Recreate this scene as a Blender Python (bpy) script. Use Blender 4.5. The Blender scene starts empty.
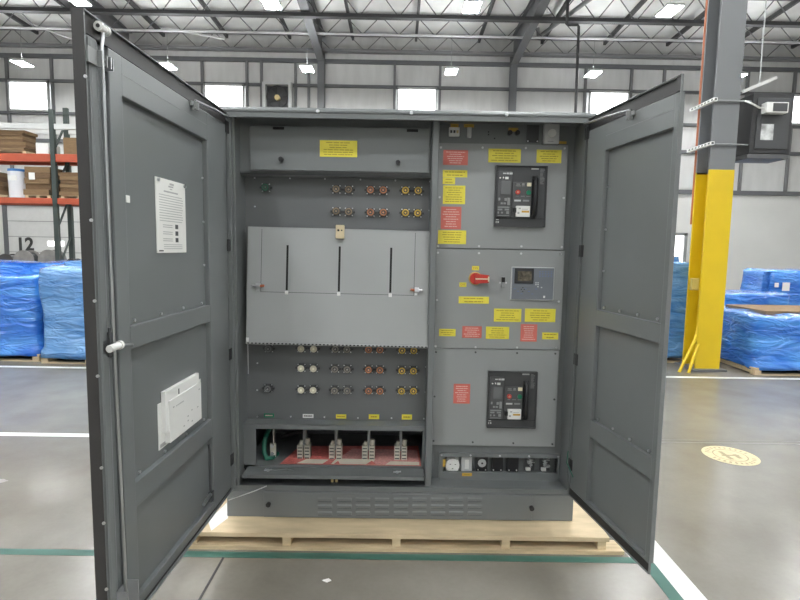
import bpy, bmesh, math, random
from mathutils import Vector, Matrix, noise
random.seed(7)
SC = bpy.context.scene
COL = SC.collection
# measured positions on the cabinet faces, metres: (x, z) points and (x, z, width, height) plates
D = {'labels': [('r', 0.2697, 2.0922, 0.1349, 0.0801), ('y', 0.5373, 2.1064, 0.177, 0.0737), ('y', 0.7803, 2.1072, 0.1361, 0.071), ('y', 0.269, 2.0059, 0.1347, 0.0387), ('y', 0.2366, 1.9666, 0.068, 0.0366), ('y', 0.2671, 1.8917, 0.1221, 0.1002), ('r', 0.2537, 1.7653, 0.1121, 0.1229), ('y', 0.262, 1.6601, 0.1558, 0.0754), ('y', 0.3973, 1.4908, 0.039, 0.0239), ('y', 0.3297, 1.3972, 0.0392, 0.0258), ('y', 0.3933, 1.3117, 0.1694, 0.0394), ('y', 0.5865, 1.2289, 0.1537, 0.0737), ('y', 0.7698, 1.2313, 0.1723, 0.0748), ('y', 0.2497, 1.125, 0.0931, 0.0411), ('r', 0.3887, 1.1299, 0.1095, 0.0667), ('y', 0.5331, 1.1279, 0.1305, 0.0696), ('r', 0.7097, 1.1305, 0.0927, 0.0987), ('y', 0.8314, 1.115, 0.0905, 0.0388), ('r', 0.341, 0.7732, 0.0942, 0.1145)], 'strip': {'o1': (0.2612, 2.2711, 0.0443, 0.0314), 'w1': (0.2593, 2.2298, 0.0581, 0.048), 'o2': (0.3404, 2.2741, 0.0552, 0.0324), 'w2': (0.3416, 2.2277, 0.023, 0.0549), 'o3': (0.5836, 2.2501, 0.0526, 0.0186), 'plate': (0.6901, 2.2346, 0.0669, 0.1045), 'thermo': (0.787, 2.2341, 0.0828, 0.1238), 'o4': (0.8543, 2.1856, 0.0473, 0.0139)}, 'knobs': [(0.563, 2.2308), (0.6041, 2.2315)], 'dial': (0.7846, 2.2256), 'holes': [(0.4487, 2.2357), (0.4492, 2.2213), (0.4828, 2.2016)], 'wscrew': [[(0.1885, 2.1445), (0.416, 2.1474), (0.6519, 2.1493), (0.8639, 2.1514), (0.1879, 1.8773), (0.8706, 1.8846), (0.1855, 1.609), (0.4133, 1.6128), (0.6485, 1.6156), (0.8734, 1.6161)], [(0.1863, 1.573), (0.4145, 1.5741), (0.6484, 1.5758), (0.8685, 1.5772), (0.187, 1.3087), (0.8709, 1.3114), (0.1854, 1.0458), (0.4115, 1.0437), (0.6467, 1.0464), (0.869, 1.0488)], [(0.1884, 1.0125), (0.4124, 1.015), (0.6479, 1.0142), (0.8649, 1.0142), (0.1859, 0.7549), (0.8714, 0.7488), (0.1862, 0.4935), (0.4125, 0.4893), (0.6465, 0.4869), (0.872, 0.4845)]], 'mods': [(0.5295, 1.8848, 0.7089, 0.5685), (0.5351, 1.3158, 0.7154, 0.5587), (0.5325, 0.7496, 0.7125, 0.565)], 'brk': [(0.6303, 1.8867, 0.2793, 0.3303), (0.6265, 0.7461, 0.2776, 0.3268)], 'ctl': (0.7169, 1.4096, 0.2414, 0.186), 'lcd': (0.6673, 1.4528, 0.1062, 0.0844), 'rot': (0.3972, 1.4335), 'rotend': (0.4667, 1.4296), 'key': (0.554, 1.4137, 0.0224, 0.0627), 'outwin': (0.5734, 0.3328, 0.7009, 0.1775), 'outopen': (0.5776, 0.353, 0.6743, 0.0961), 'outs': [(0.303, 0.3386, 0.0761, 0.088), (0.3877, 0.3384, 0.0615, 0.091), (0.477, 0.3404, 0.0679, 0.0886), (0.5672, 0.3405, 0.0656, 0.0886), (0.6589, 0.3404, 0.0674, 0.0893), (0.7604, 0.3399, 0.0615, 0.0814), (0.851, 0.34, 0.061, 0.0814)], 'oy': [(0.251, 0.3606, 0.0152, 0.0424), (0.3853, 0.294, 0.0581, 0.0181)], 'conn': {'green': [(-0.7752, 1.9164)], 'black': [(-0.7705, 0.7785), (-0.7657, 1.0124)], 'brown': [(-0.3837, 1.9137), (-0.3146, 1.9122), (-0.3831, 1.7927), (-0.3138, 1.7911)], 'red': [(-0.1938, 1.9126), (-0.1231, 1.9122), (-0.1924, 1.7898), (-0.1214, 1.7899), (-0.1947, 1.017), (-0.1304, 1.0169), (-0.1934, 0.8995), (-0.1289, 0.8988), (-0.1921, 0.7765), (-0.1273, 0.7763)], 'yellow': [(-0.0005, 1.9131), (0.0697, 1.9127), (0.0017, 1.7909), (0.0694, 1.7898), (-0.0041, 1.0154), (0.0625, 1.0153), (-0.0032, 0.8973), (0.0631, 0.8972), (-0.0029, 0.7783), (0.0654, 0.7794)], 'white': [(-0.5795, 1.0154), (-0.5073, 1.0154), (-0.5797, 0.9016), (-0.5089, 0.901), (-0.5799, 0.775), (-0.51, 0.7762)], 'grey': [(-0.384, 1.0163), (-0.318, 1.0162), (-0.3869, 0.9), (-0.3155, 0.8994), (-0.3875, 0.7751), (-0.3147, 0.7757)]}, 'clab': [('g', -0.7695, 0.6156, 0.0592, 0.0233), ('w', -0.5428, 0.6158, 0.0621, 0.0227), ('y', -0.3513, 0.6161, 0.0593, 0.0245), ('y', -0.1601, 0.6173, 0.0605, 0.0281), ('y', 0.0312, 0.6183, 0.0593, 0.0299)], 'pscrew': [(-0.8386, 1.9688), (-0.6427, 1.97), (-0.4484, 1.9706), (-0.2511, 1.9702), (-0.0571, 1.9686), (0.1354, 1.9664), (-0.8386, 1.8125), (0.1362, 1.807), (-0.8337, 0.9239), (0.1359, 0.916), (-0.8364, 0.7651), (0.1368, 0.7687), (-0.8369, 0.6076), (-0.6435, 0.6107), (-0.4478, 0.6107), (-0.2531, 0.609), (-0.0582, 0.6109), (0.1309, 0.6102)], 'hlabel': (-0.3615, 2.1152, 0.1989, 0.0858), 'hknob': [(-0.6659, 2.054), (-0.0439, 2.0475)], 'header': (-0.3554, 2.114, 0.9566, 0.2339), 'hbox': (-0.3839, 2.112, 1.031, 0.3037), 'flap': [(-0.8511, 1.6966), (0.1389, 1.6938), (-0.8732, 1.0588), (0.1359, 1.0538)], 'slots': [((-0.6413, 1.596), (-0.647, 1.3447)), ((-0.3574, 1.5953), (-0.3607, 1.3439)), ((-0.0769, 1.5946), (-0.0779, 1.3431))], 'flatch': [(-0.3578, 1.6738), (-0.798, 1.3734), (0.0672, 1.3712)], 'finner': [(-0.7755, 1.6833), (0.0482, 1.6928), (-0.782, 1.3315), (0.0515, 1.3286)], 'ledge': {'back': (-0.3809, 0.5939), 'front': (-0.3701, 0.5953), 'fbot': (-0.37, 0.5686)}, 'open': (-0.3511, 0.4614, 0.9436, 0.211), 'openL': ((-0.8747, 0.5001), (0.1455, 0.5159)), 'tray': (0.347, [(-0.853, 0.062, 0.347), (0.129, 0.076, 0.347), (-0.867, -0.04, 0.347), (0.127, -0.028, 0.347)], (-0.3317, 0.3385)), 'matz': 0.353, 'mat': [(-0.677, 0.364, 0.353), (0.109, 0.39, 0.353), (-0.691, 0.095, 0.353), (0.122, 0.117, 0.353)], 'lug': [(-0.7529, 0.4002, 0.0348, 0.0825), (-0.5717, 0.3938, 0.0691, 0.0948), (-0.385, 0.3937, 0.068, 0.0948), (-0.1914, 0.3957, 0.065, 0.093), (-0.0013, 0.3981, 0.0633, 0.0918)], 'sill': [(-0.3791, 0.2093), (-0.3591, 0.2689), (-0.3589, 0.2428), (-0.9663, 0.091), (0.9655, 0.0866), (-0.3602, 2.3012), (-0.3599, 2.2327)], 'jamb': [-0.9444, -0.8936, 0.1342, 0.1718, 0.9389, 1.0034], 'base': [(-0.0131, 0.1667, 1.4941, 0.1574)], 'louv': [[(-0.4199, 0.2001), (-0.3115, 0.2018), (-0.2085, 0.2033), (-0.1028, 0.2049), (0.003, 0.2065), (0.106, 0.2081), (0.2079, 0.2096), (0.3093, 0.2112), (0.4135, 0.2127)], [(-0.4198, 0.1606), (-0.3112, 0.1622), (-0.2081, 0.1637), (-0.1022, 0.1653), (0.0037, 0.1669), (0.1068, 0.1685), (0.2089, 0.17), (0.3104, 0.1716), (0.4148, 0.1732)], [(-0.4197, 0.1209), (-0.311, 0.1225), (-0.2078, 0.1241), (-0.1017, 0.1257), (0.0043, 0.1273), (0.1076, 0.1288), (0.2098, 0.1303), (0.3115, 0.1319), (0.416, 0.1334)]], 'bk': [(-0.7315, 0.1687), (0.7294, 0.1691)], 'brass': (-0.3725, 0.299, 0.0344, 0.026)}
# ------------------------------------------------------------------ materials
MATS = {}
def mat(name, col, rough=.5, metal=0., var=0., vscale=8., bump=0., bscale=60., coat=0., spec=.5, stretch=(1,1,1)):
    if name in MATS: return MATS[name]
    m = bpy.data.materials.new(name); m.use_nodes = True
    nt = m.node_tree; b = nt.nodes['Principled BSDF']
    b.inputs['Base Color'].default_value = (*col, 1); b.inputs['Roughness'].default_value = rough
    b.inputs['Metallic'].default_value = metal; b.inputs['Specular IOR Level'].default_value = spec
    if coat: b.inputs['Coat Weight'].default_value = coat; b.inputs['Coat Roughness'].default_value = .1
    tc = nt.nodes.new('ShaderNodeTexCoord'); mp = nt.nodes.new('ShaderNodeMapping')
    mp.inputs['Scale'].default_value = stretch
    nt.links.new(tc.outputs['Object'], mp.inputs['Vector'])
    n = nt.nodes.new('ShaderNodeTexNoise'); n.inputs['Scale'].default_value = vscale; n.inputs['Detail'].default_value = 5
    nt.links.new(mp.outputs['Vector'], n.inputs['Vector'])
    r = nt.nodes.new('ShaderNodeValToRGB')
    v = max(var, .02)
    r.color_ramp.elements[0].position = .3; r.color_ramp.elements[1].position = .7
    r.color_ramp.elements[0].color = (*[max(0, c*(1-v)) for c in col], 1)
    r.color_ramp.elements[1].color = (*[min(1, c*(1+v)) for c in col], 1)
    nt.links.new(n.outputs['Fac'], r.inputs['Fac']); nt.links.new(r.outputs['Color'], b.inputs['Base Color'])
    if bump:
        n2 = nt.nodes.new('ShaderNodeTexNoise'); n2.inputs['Scale'].default_value = bscale; n2.inputs['Detail'].default_value = 4
        nt.links.new(mp.outputs['Vector'], n2.inputs['Vector'])
        bp = nt.nodes.new('ShaderNodeBump'); bp.inputs['Strength'].default_value = bump; bp.inputs['Distance'].default_value = .02
        nt.links.new(n2.outputs['Fac'], bp.inputs['Height']); nt.links.new(bp.outputs['Normal'], b.inputs['Normal'])
    MATS[name] = m
    return m
def emis(name, col, s):
    m = bpy.data.materials.new(name); m.use_nodes = True; nt = m.node_tree
    b = nt.nodes['Principled BSDF']; b.inputs['Base Color'].default_value = (*col, 1)
    b.inputs['Emission Color'].default_value = (*col, 1); b.inputs['Emission Strength'].default_value = s
    return m
PAINT = mat('grey_enamel', (.165, .176, .179), .34, var=.03, vscale=3)
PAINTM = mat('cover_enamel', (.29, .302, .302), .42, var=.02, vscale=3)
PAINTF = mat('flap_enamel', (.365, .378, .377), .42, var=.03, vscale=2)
PAINT_SHADE = mat('grey_enamel_recess_shade', (.135, .142, .145), .45, var=.03, vscale=3)  # cabinet grey darkened to put the recess shade into the connector plate
GASK = mat('black_gasket', (.03, .0285, .0285), .5)
BLK = mat('black_plastic', (.018, .018, .02), .4)
DGR = mat('charcoal_plastic', (.055, .057, .06), .45)
DGR2 = mat('dark_grey_plastic', (.085, .087, .09), .45)
MGR = mat('mid_grey_plastic', (.25, .26, .26), .4)
LGR = mat('light_grey_plastic', (.55, .56, .56), .4)
WHT = mat('white_plastic', (.8, .8, .78), .4)
PAP = mat('white_paper', (.78, .78, .75), .7)
STEEL = mat('zinc_steel', (.62, .63, .65), .3, 1.)
CHR = mat('bright_rod', (.6, .61, .63), .28, 1.)
BRS = mat('pale_brass', (.75, .6, .3), .35, .6)
ALU = mat('aluminium_lug', (.66, .63, .55), .4, .5)
YEL = mat('yellow_label', (.78, .68, .07), .5, var=.04, vscale=20)
RED = mat('red_label', (.62, .15, .12), .5, var=.04, vscale=20)
ORG_ = mat('amber_label', (.6, .36, .06), .5)
INKD = mat('dark_ink', (.42, .33, .03), .6)
INKB = mat('black_ink', (.04, .04, .04), .6)
INKG = mat('grey_ink', (.42, .42, .42), .6)
INKW = mat('white_ink', (.75, .5, .45), .6)
REDP = mat('red_plastic', (.5, .03, .02), .35)
GRNP = mat('green_plastic', (.0, .18, .09), .4)
SLOT = mat('slot_black', (.008, .008, .008), .8)
GLS = mat('lcd_glass', (.10, .085, .06), .12, var=.5, vscale=60)
MEMB = mat('keypad_membrane', (.16, .175, .2), .4)
GCAB = mat('green_cable_jacket', (.015, .13, .085), .35)
BCAB = mat('black_cable_jacket', (.015, .015, .016), .4)
WOOD = mat('pale_pine', (.58, .46, .29), .7, var=.18, vscale=5, stretch=(1, 8, 8))
PLY = mat('plywood_deck', (.60, .48, .31), .65, var=.12, vscale=4, stretch=(1.2, 5, 5))
KRAFT = mat('corrugated_kraft', (.155, .092, .045), .8, var=.2, vscale=12, stretch=(1, 1, 14))
KRAFT2 = mat('light_kraft', (.22, .14, .07), .8, var=.2, vscale=12, stretch=(1, 1, 14))
RACKO = mat('orange_rack_paint', (.45, .085, .04), .45, var=.06)
RACKG = mat('green_grey_rack_paint', (.045, .06, .055), .45)
GALV = mat('galvanised_beam', (.62, .63, .62), .4, .3)
DSTEEL = mat('dark_structural_steel', (.05, .05, .052), .55, var=.08, vscale=2)
MSTEEL = mat('grey_structural_steel', (.13, .133, .14), .5, var=.05, vscale=2)
JOIST = mat('grey_joist_paint', (.17, .17, .175), .55)
LSTEEL = mat('light_purlin_paint', (.5, .5, .5), .5)
COLG = mat('grey_column_paint', (.175, .182, .19), .5, var=.03, vscale=2)
COLY = mat('yellow_column_paint', (.70, .49, .012), .42, var=.05, vscale=3)
INSUL = mat('white_roof_insulation', (.80, .80, .79), .5, var=.06, vscale=1.5, bump=.5, bscale=2.5)
WALLI = mat('white_wall_insulation', (.60, .60, .59), .5, var=.06, vscale=1.5, bump=.35, bscale=3, stretch=(3, 1, .6))
LINER = mat('white_wall_liner', (.68, .68, .66), .5, var=.03, vscale=1)
ORC = mat('orange_conduit', (.45, .14, .06), .5)
TGRN = mat('green_floor_tape', (.045, .135, .107), .5, var=.08, vscale=9)
TWHT = mat('white_floor_tape', (.68, .68, .66), .5, var=.06, vscale=6)
DECY = mat('yellow_decal', (.66, .56, .34), .5, var=.15, vscale=30)
SHEETR = mat('red_printed_sheet', (.62, .16, .14), .5, var=.25, vscale=60)
SHEETW = mat('white_printed_sheet', (.7, .66, .55), .5)
CLEAR = mat('frosted_cover', (.5, .52, .52), .2, var=.3, vscale=80)
REEL = mat('reel_grey', (.22, .21, .20), .6, var=.25, vscale=6)
REELD = mat('reel_dark', (.05, .045, .042), .6)
WIN = emis('daylight_pane', (.95, .98, 1), 4.)
CEILFILL = emis('ceiling_fill_glow', (.965, .99, 1), 38.)  # added glow for the light tops, only to brighten the ceiling
LAMP = emis('led_diffuser', (.965, .99, 1), 130.)

def blue_wrap(name, a, b):
    m = bpy.data.materials.new(name); m.use_nodes = True; nt = m.node_tree; P = nt.nodes['Principled BSDF']
    tc = nt.nodes.new('ShaderNodeTexCoord'); mp = nt.nodes.new('ShaderNodeMapping'); mp.inputs['Scale'].default_value = (.9, .9, 3.2)
    mp.inputs['Rotation'].default_value = (.25, .3, .2)
    nt.links.new(tc.outputs['Object'], mp.inputs['Vector'])
    n = nt.nodes.new('ShaderNodeTexNoise'); n.inputs['Scale'].default_value = 1.3; n.inputs['Detail'].default_value = 3; n.inputs['Distortion'].default_value = 1.2
    nt.links.new(mp.outputs['Vector'], n.inputs['Vector'])
    r = nt.nodes.new('ShaderNodeValToRGB'); r.color_ramp.elements[0].position = .35; r.color_ramp.elements[1].position = .72
    r.color_ramp.elements[0].color = (*a, 1); r.color_ramp.elements[1].color = (*b, 1)
    nt.links.new(n.outputs['Fac'], r.inputs['Fac']); nt.links.new(r.outputs['Color'], P.inputs['Base Color'])
    P.inputs['Roughness'].default_value = .24; P.inputs['Coat Weight'].default_value = .8; P.inputs['Coat Roughness'].default_value = .12
    n2 = nt.nodes.new('ShaderNodeTexNoise'); n2.inputs['Scale'].default_value = 3.2; n2.inputs['Detail'].default_value = 2.5; n2.inputs['Distortion'].default_value = 1.4
    nt.links.new(mp.outputs['Vector'], n2.inputs['Vector'])
    bp = nt.nodes.new('ShaderNodeBump'); bp.inputs['Strength'].default_value = .8; bp.inputs['Distance'].default_value = .06
    nt.links.new(n2.outputs['Fac'], bp.inputs['Height']); nt.links.new(bp.outputs['Normal'], P.inputs['Normal']); nt.links.new(bp.outputs['Normal'], P.inputs['Coat Normal'])
    return m
BLUE = blue_wrap('blue_stretch_film', (.012, .13, .58), (.09, .36, .85))
BLUE2 = blue_wrap('hazy_blue_stretch_film', (.055, .2, .5), (.2, .42, .74))

def concrete():
    m = bpy.data.materials.new('polished_concrete'); m.use_nodes = True; nt = m.node_tree; P = nt.nodes['Principled BSDF']
    tc = nt.nodes.new('ShaderNodeTexCoord')
    def nz(scale, det, dist=0):
        n = nt.nodes.new('ShaderNodeTexNoise'); n.inputs['Scale'].default_value = scale; n.inputs['Detail'].default_value = det; n.inputs['Distortion'].default_value = dist
        nt.links.new(tc.outputs['Object'], n.inputs['Vector']); return n
    a, b, c = nz(.7, 4, .2), nz(3.2, 10, .1), nz(40, 3)
    r = nt.nodes.new('ShaderNodeValToRGB')
    r.color_ramp.elements[0].position = .25; r.color_ramp.elements[0].color = (.16, .145, .118, 1)
    r.color_ramp.elements[1].position = .75; r.color_ramp.elements[1].color = (.28, .264, .228, 1)
    mx = nt.nodes.new('ShaderNodeMix'); mx.data_type = 'FLOAT'; mx.inputs[0].default_value = .45
    nt.links.new(a.outputs['Fac'], mx.inputs[2]); nt.links.new(b.outputs['Fac'], mx.inputs[3])
    nt.links.new(mx.outputs[0], r.inputs['Fac'])
    m2 = nt.nodes.new('ShaderNodeMix'); m2.data_type = 'RGBA'; m2.blend_type = 'MULTIPLY'; m2.inputs[0].default_value = .12
    nt.links.new(r.outputs['Color'], m2.inputs[6]); nt.links.new(c.outputs['Fac'], m2.inputs[7]); nt.links.new(m2.outputs[2], P.inputs['Base Color'])
    rr = nt.nodes.new('ShaderNodeMapRange'); rr.inputs[3].default_value = .2; rr.inputs[4].default_value = .3
    nt.links.new(b.outputs['Fac'], rr.inputs[0]); nt.links.new(rr.outputs[0], P.inputs['Roughness'])
    bp = nt.nodes.new('ShaderNodeBump'); bp.inputs['Strength'].default_value = .06; bp.inputs['Distance'].default_value = .02
    nt.links.new(b.outputs['Fac'], bp.inputs['Height']); nt.links.new(bp.outputs['Normal'], P.inputs['Normal'])
    return m
CONC = concrete()

# ------------------------------------------------------------------ mesh builder
ORG = {}
class MB:
    def __init__(s, M=None): s.v = []; s.f = []; s.mi = []; s.sm = []; s.M = M
    def add(s, vs, fs, mi=0, smooth=False):
        o = len(s.v)
        s.v += [(s.M @ Vector(v)) if s.M else Vector(v) for v in vs]
        for f in fs: s.f.append([o+i for i in f]); s.mi.append(mi); s.sm.append(smooth)
        return s
    def box(s, x0, x1, y0, y1, z0, z1, mi=0, b=0):
        if b:
            bm = bmesh.new(); bmesh.ops.create_cube(bm, size=1)
            for v in bm.verts: v.co = Vector(((x0+x1)/2+v.co.x*(x1-x0), (y0+y1)/2+v.co.y*(y1-y0), (z0+z1)/2+v.co.z*(z1-z0)))
            bmesh.ops.bevel(bm, geom=bm.edges[:], offset=b, segments=2, affect='EDGES', profile=.5)
            bm.verts.index_update()
            s.add([v.co.copy() for v in bm.verts], [[v.index for v in f.verts] for f in bm.faces], mi); bm.free(); return s
        return s.add([(x0,y0,z0),(x1,y0,z0),(x1,y1,z0),(x0,y1,z0),(x0,y0,z1),(x1,y0,z1),(x1,y1,z1),(x0,y1,z1)],
                     [(0,3,2,1),(4,5,6,7),(0,1,5,4),(1,2,6,5),(2,3,7,6),(3,0,4,7)], mi)
    def prism(s, poly, ax, a, b, mi=0):
        n = len(poly)
        def P(p, t): return {'x': (t, p[0], p[1]), 'y': (p[0], t, p[1]), 'z': (p[0], p[1], t)}[ax]
        return s.add([P(p, a) for p in poly]+[P(p, b) for p in poly],
                     [list(range(n)), list(range(2*n-1, n-1, -1))]+[[i, (i+1) % n, n+(i+1) % n, n+i] for i in range(n)], mi)
    def tube(s, pts, r, n=10, mi=0, caps=True):
        pts = [Vector(p) for p in pts]; R = r if isinstance(r, (list, tuple)) else [r]*len(pts)
        vs = []; t0 = (pts[1]-pts[0]).normalized(); up = Vector((0,0,1)) if abs(t0.z) < .9 else Vector((1,0,0))
        a = t0.cross(up).normalized()
        for i, p in enumerate(pts):
            t = (pts[min(i+1, len(pts)-1)]-pts[max(i-1, 0)])
            t = t.normalized() if t.length > 1e-9 else t0
            a = (a-t*a.dot(t)); a = a.normalized() if a.length > 1e-6 else t.orthogonal().normalized()
            c = t.cross(a)
            vs += [p+R[i]*(math.cos(2*math.pi*k/n)*a+math.sin(2*math.pi*k/n)*c) for k in range(n)]
        fs = [[i*n+k, i*n+(k+1) % n, (i+1)*n+(k+1) % n, (i+1)*n+k] for i in range(len(pts)-1) for k in range(n)]
        s.add(vs, fs, mi, True)
        if caps:
            m = len(pts)-1
            s.add(vs[:n], [list(range(n))], mi); s.add(vs[m*n:], [list(range(n))], mi)
        return s
    def cyl(s, p, q, r, n=16, mi=0, r2=None): return s.tube([p, q], [r, r if r2 is None else r2], n, mi)
    def bar(s, p, q, w, h, mi=0):
        p, q = Vector(p), Vector(q); t = (q-p).normalized(); up = Vector((0,0,1)) if abs(t.z) < .95 else Vector((0,1,0))
        a = t.cross(up).normalized()*w/2; c = a.cross(t).normalized()*h/2
        vs = [p-a-c, p+a-c, p+a+c, p-a+c, q-a-c, q+a-c, q+a+c, q-a+c]
        return s.add(vs, [(0,3,2,1),(4,5,6,7),(0,1,5,4),(1,2,6,5),(2,3,7,6),(3,0,4,7)], mi)
    def build(s, name, mats, par=None, local=False, loc=None):
        mats = mats if isinstance(mats, (list, tuple)) else [mats]
        o0 = Vector((0,0,0))
        if par is not None and not local: o0 = ORG.get(par.name, Vector((0,0,0)))
        elif par is None and not local:
            o0 = Vector(loc) if loc else Vector(((min(v.x for v in s.v)+max(v.x for v in s.v))/2, (min(v.y for v in s.v)+max(v.y for v in s.v))/2, min(v.z for v in s.v)))
        me = bpy.data.meshes.new(name)
        me.from_pydata([tuple(v-o0) for v in s.v], [], s.f)
        for m in mats: me.materials.append(m)
        for p, i, k in zip(me.polygons, s.mi, s.sm): p.material_index = i; p.use_smooth = k
        bm = bmesh.new(); bm.from_mesh(me); bmesh.ops.recalc_face_normals(bm, faces=bm.faces[:]); bm.to_mesh(me); bm.free()
        o = bpy.data.objects.new(name, me); COL.objects.link(o)
        if par is not None: o.parent = par; ORG[o.name] = o0
        else: o.location = o0; ORG[o.name] = o0
        return o
def tag(o, label=None, cat=None, group=None, kind=None):
    for k, v in (('label', label), ('category', cat), ('group', group), ('kind', kind)):
        if v: o[k] = v
    return o
def root(name, loc, label, cat, group=None):
    o = bpy.data.objects.new(name, None); COL.objects.link(o); o.location = loc; o.empty_display_size = .1
    ORG[o.name] = Vector(loc); return tag(o, label, cat, group)
def struct(o): o['kind'] = 'structure'; return o
def kids(o): return [c for c in bpy.data.objects if c.parent == o]
def dup(o, loc=None, label=None, par=None):
    c = o.copy(); COL.objects.link(c)
    if par is not None: c.parent = par
    if loc is not None: c.location = loc
    if label: c['label'] = label
    ORG[c.name] = Vector(loc) if loc is not None else ORG.get(o.name, Vector((0,0,0)))
    for k in kids(o): dup(k, par=c)
    return c
def dashes(mb, cx, cz, w, h, y, rows, mi, fill=.8, dirn=-1, lw=None):
    """lines of unreadably small print as fine raised ink strokes; local x right, z up"""
    rh = h*.86/rows
    for i in range(rows):
        z = cz+h*.43-rh*(i+.5); t = rh*(.46 if lw is None else lw)
        L = w*fill*random.uniform(.55, 1); x = cx-L/2
        while x < cx+L/2-.001:
            d = min(random.uniform(.05, .22)*w, cx+L/2-x)
            mb.box(x, x+d*.86, min(y, y+dirn*.0006), max(y, y+dirn*.0006), z-t/2, z+t/2, mi); x += d
def text_mesh(name, body, size, mats, par, M, bold=.0, ext=.0006, font_align='CENTER'):
    cu = bpy.data.curves.new(name+'_c', 'FONT'); cu.body = body; cu.size = size; cu.align_x = font_align; cu.align_y = 'CENTER'
    cu.extrude = ext; cu.offset = bold
    t = bpy.data.objects.new(name+'_c', cu); COL.objects.link(t)
    me = bpy.data.meshes.new_from_object(t.evaluated_get(bpy.context.evaluated_depsgraph_get()))
    bpy.data.objects.remove(t); bpy.data.curves.remove(cu)
    me.materials.clear(); me.materials.append(mats); me.transform(M)
    o = bpy.data.objects.new(name, me); COL.objects.link(o)
    if par is not None: o.parent = par; me.transform(Matrix.Translation(-ORG.get(par.name, Vector((0,0,0)))))
    return o
FRONT = lambda x, y, z: Matrix.Translation((x, y, z)) @ Matrix.Rotation(math.pi/2, 4, 'X')
# ------------------------------------------------------------------ camera
CAMP = {'f': 519.656, 'c': (-0.03454, -2.77114, 1.59092), 'r': (0.99986, -0.00318, 0.01673), 'u': (-0.01634, 0.09805, 0.99505), 'w': (0.0048, 0.99518, -0.09799), 'dl': (-0.03119, -0.99951), 'dr': (0.14816, -0.98896), 'hl': (-0.94332, -0.06), 'hr': (0.92097, -0.06)}
cd = bpy.data.cameras.new('camera'); cam = bpy.data.objects.new('camera', cd); COL.objects.link(cam)
cd.sensor_width = 36; cd.lens = CAMP['f']*36/800; cd.clip_end = 200; cd.clip_start = .05
r, u, w = (Vector(CAMP[k]) for k in 'ruw')
cam.matrix_world = Matrix(((r.x, u.x, -w.x, CAMP['c'][0]), (r.y, u.y, -w.y, CAMP['c'][1]), (r.z, u.z, -w.z, CAMP['c'][2]), (0,0,0,1)))
SC.camera = cam
SC.view_settings.view_transform = 'Standard'; SC.view_settings.look = 'None'; SC.view_settings.gamma = 1; SC.view_settings.use_curve_mapping = False
SC.view_settings.exposure = 0.75
wd = bpy.data.worlds.new('world'); SC.world = wd; wd.use_nodes = True
wd.node_tree.nodes['Background'].inputs[0].default_value = (.8, .87, 1, 1); wd.node_tree.nodes['Background'].inputs[1].default_value = .8

# ------------------------------------------------------------------ hall
B = 17.8; XL, XR, YF = -17.5, 17.5, -13.
struct(MB().box(XL-.3, XR+.3, YF-.3, B+.3, -.2, 0).build('floor', CONC))
struct(MB().box(XL-.3, XR+.3, B, B+.3, 0, 9.6).add([(XL-.3,B-.02,0),(XR+.3,B-.02,0),(XR+.3,B-.02,3.95),(XL-.3,B-.02,3.95)], [(0,1,2,3)], 1).build('wall_back', [WALLI, LINER]))
struct(MB().box(XL-.3, XL, YF, B, 0, 11.3).build('wall_left', LINER))
struct(MB().box(XR, XR+.3, YF, B, 0, 11.3).build('wall_right', LINER))
struct(MB().box(XL, XR, YF-.3, YF, 0, 11.3).build('wall_front', LINER))
struct(MB().prism([(B+.3, 9.54), (B+.3, 9.8), (YF-.3, 11.2), (YF-.3, 10.86)], 'x', XL-.3, XR+.3).build('ceiling', INSUL))
n = 0
for z, h, m in ((8.62,.14,MSTEEL),(7.72,.1,MSTEEL),(6.52,.1,MSTEEL),(5.5,.12,MSTEEL),(3.98,.16,MSTEEL)):
    n += 1; struct(MB().box(XL, XR, B-.12, B, z-h/2, z+h/2).build('trim_%d' % n, m))
for x in (-15.0,-13.3,-7.6,-5.9,-5.35,-4.05,-3.55,-.28,1.45,7.0,8.75,10.0,13.2,15.0):
    n += 1; struct(MB().box(x-.045, x+.045, B-.1, B, 4.0, 8.7).build('trim_%d' % n, JOIST))
for i, x in enumerate((-14.15, -6.75, .58, 7.9, 15.2)):
    f = struct(MB().box(x-.76, x+.76, B-.18, B-.06, 7.62, 7.70).box(x-.76, x-.7, B-.18, B-.06, 6.62, 7.7).box(x+.7, x+.76, B-.18, B-.06, 6.62, 7.7)
           .box(x-.76, x+.76, B-.18, B-.06, 6.56, 6.64).build('window_%d' % (i+1), LSTEEL))
    MB().box(x-.7, x+.7, B-.11, B-.07, 6.64, 7.62).build('pane', WIN, f)
# dock door with its number, and the man door on the right
d1 = struct(MB().box(-15.25, -12.2, B-.1, B-.03, 0, 3.0).build('door_1', mat('dock_door_panel', (.62, .62, .61), .45, var=.03)))
g = MB()
for z in (.62, 1.22, 1.82, 2.42): g.box(-15.25, -12.2, B-.105, B-.098, z-.012, z+.012)
g.build('panel_seam', MGR, d1)
MB().box(-15.4, -15.25, B-.16, B-.02, 0, 3.1).box(-12.2, -12.05, B-.16, B-.02, 0, 3.1).box(-15.4, -12.05, B-.16, B-.02, 3.0, 3.12).build('door_frame', MSTEEL, d1)
MB().box(-13.72, -13.1, B-.12, B-.1, 1.47, 1.66).build('pane', emis('dock_pane', (1, 1, 1), 1.2), d1)
text_mesh('door_number', '12', .70, INKB, d1, FRONT(-14.62, B-.115, 1.50), bold=.022, ext=.004)
d2 = struct(MB().box(10.1, 10.2, B-.14, B-.02, 0, 2.4).box(11.16, 11.27, B-.14, B-.02, 0, 2.4).box(10.1, 11.27, B-.14, B-.02, 2.3, 2.4).box(10.2, 11.16, B-.1, B-.03, 0, .3).build('door_2', MGR))
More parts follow.
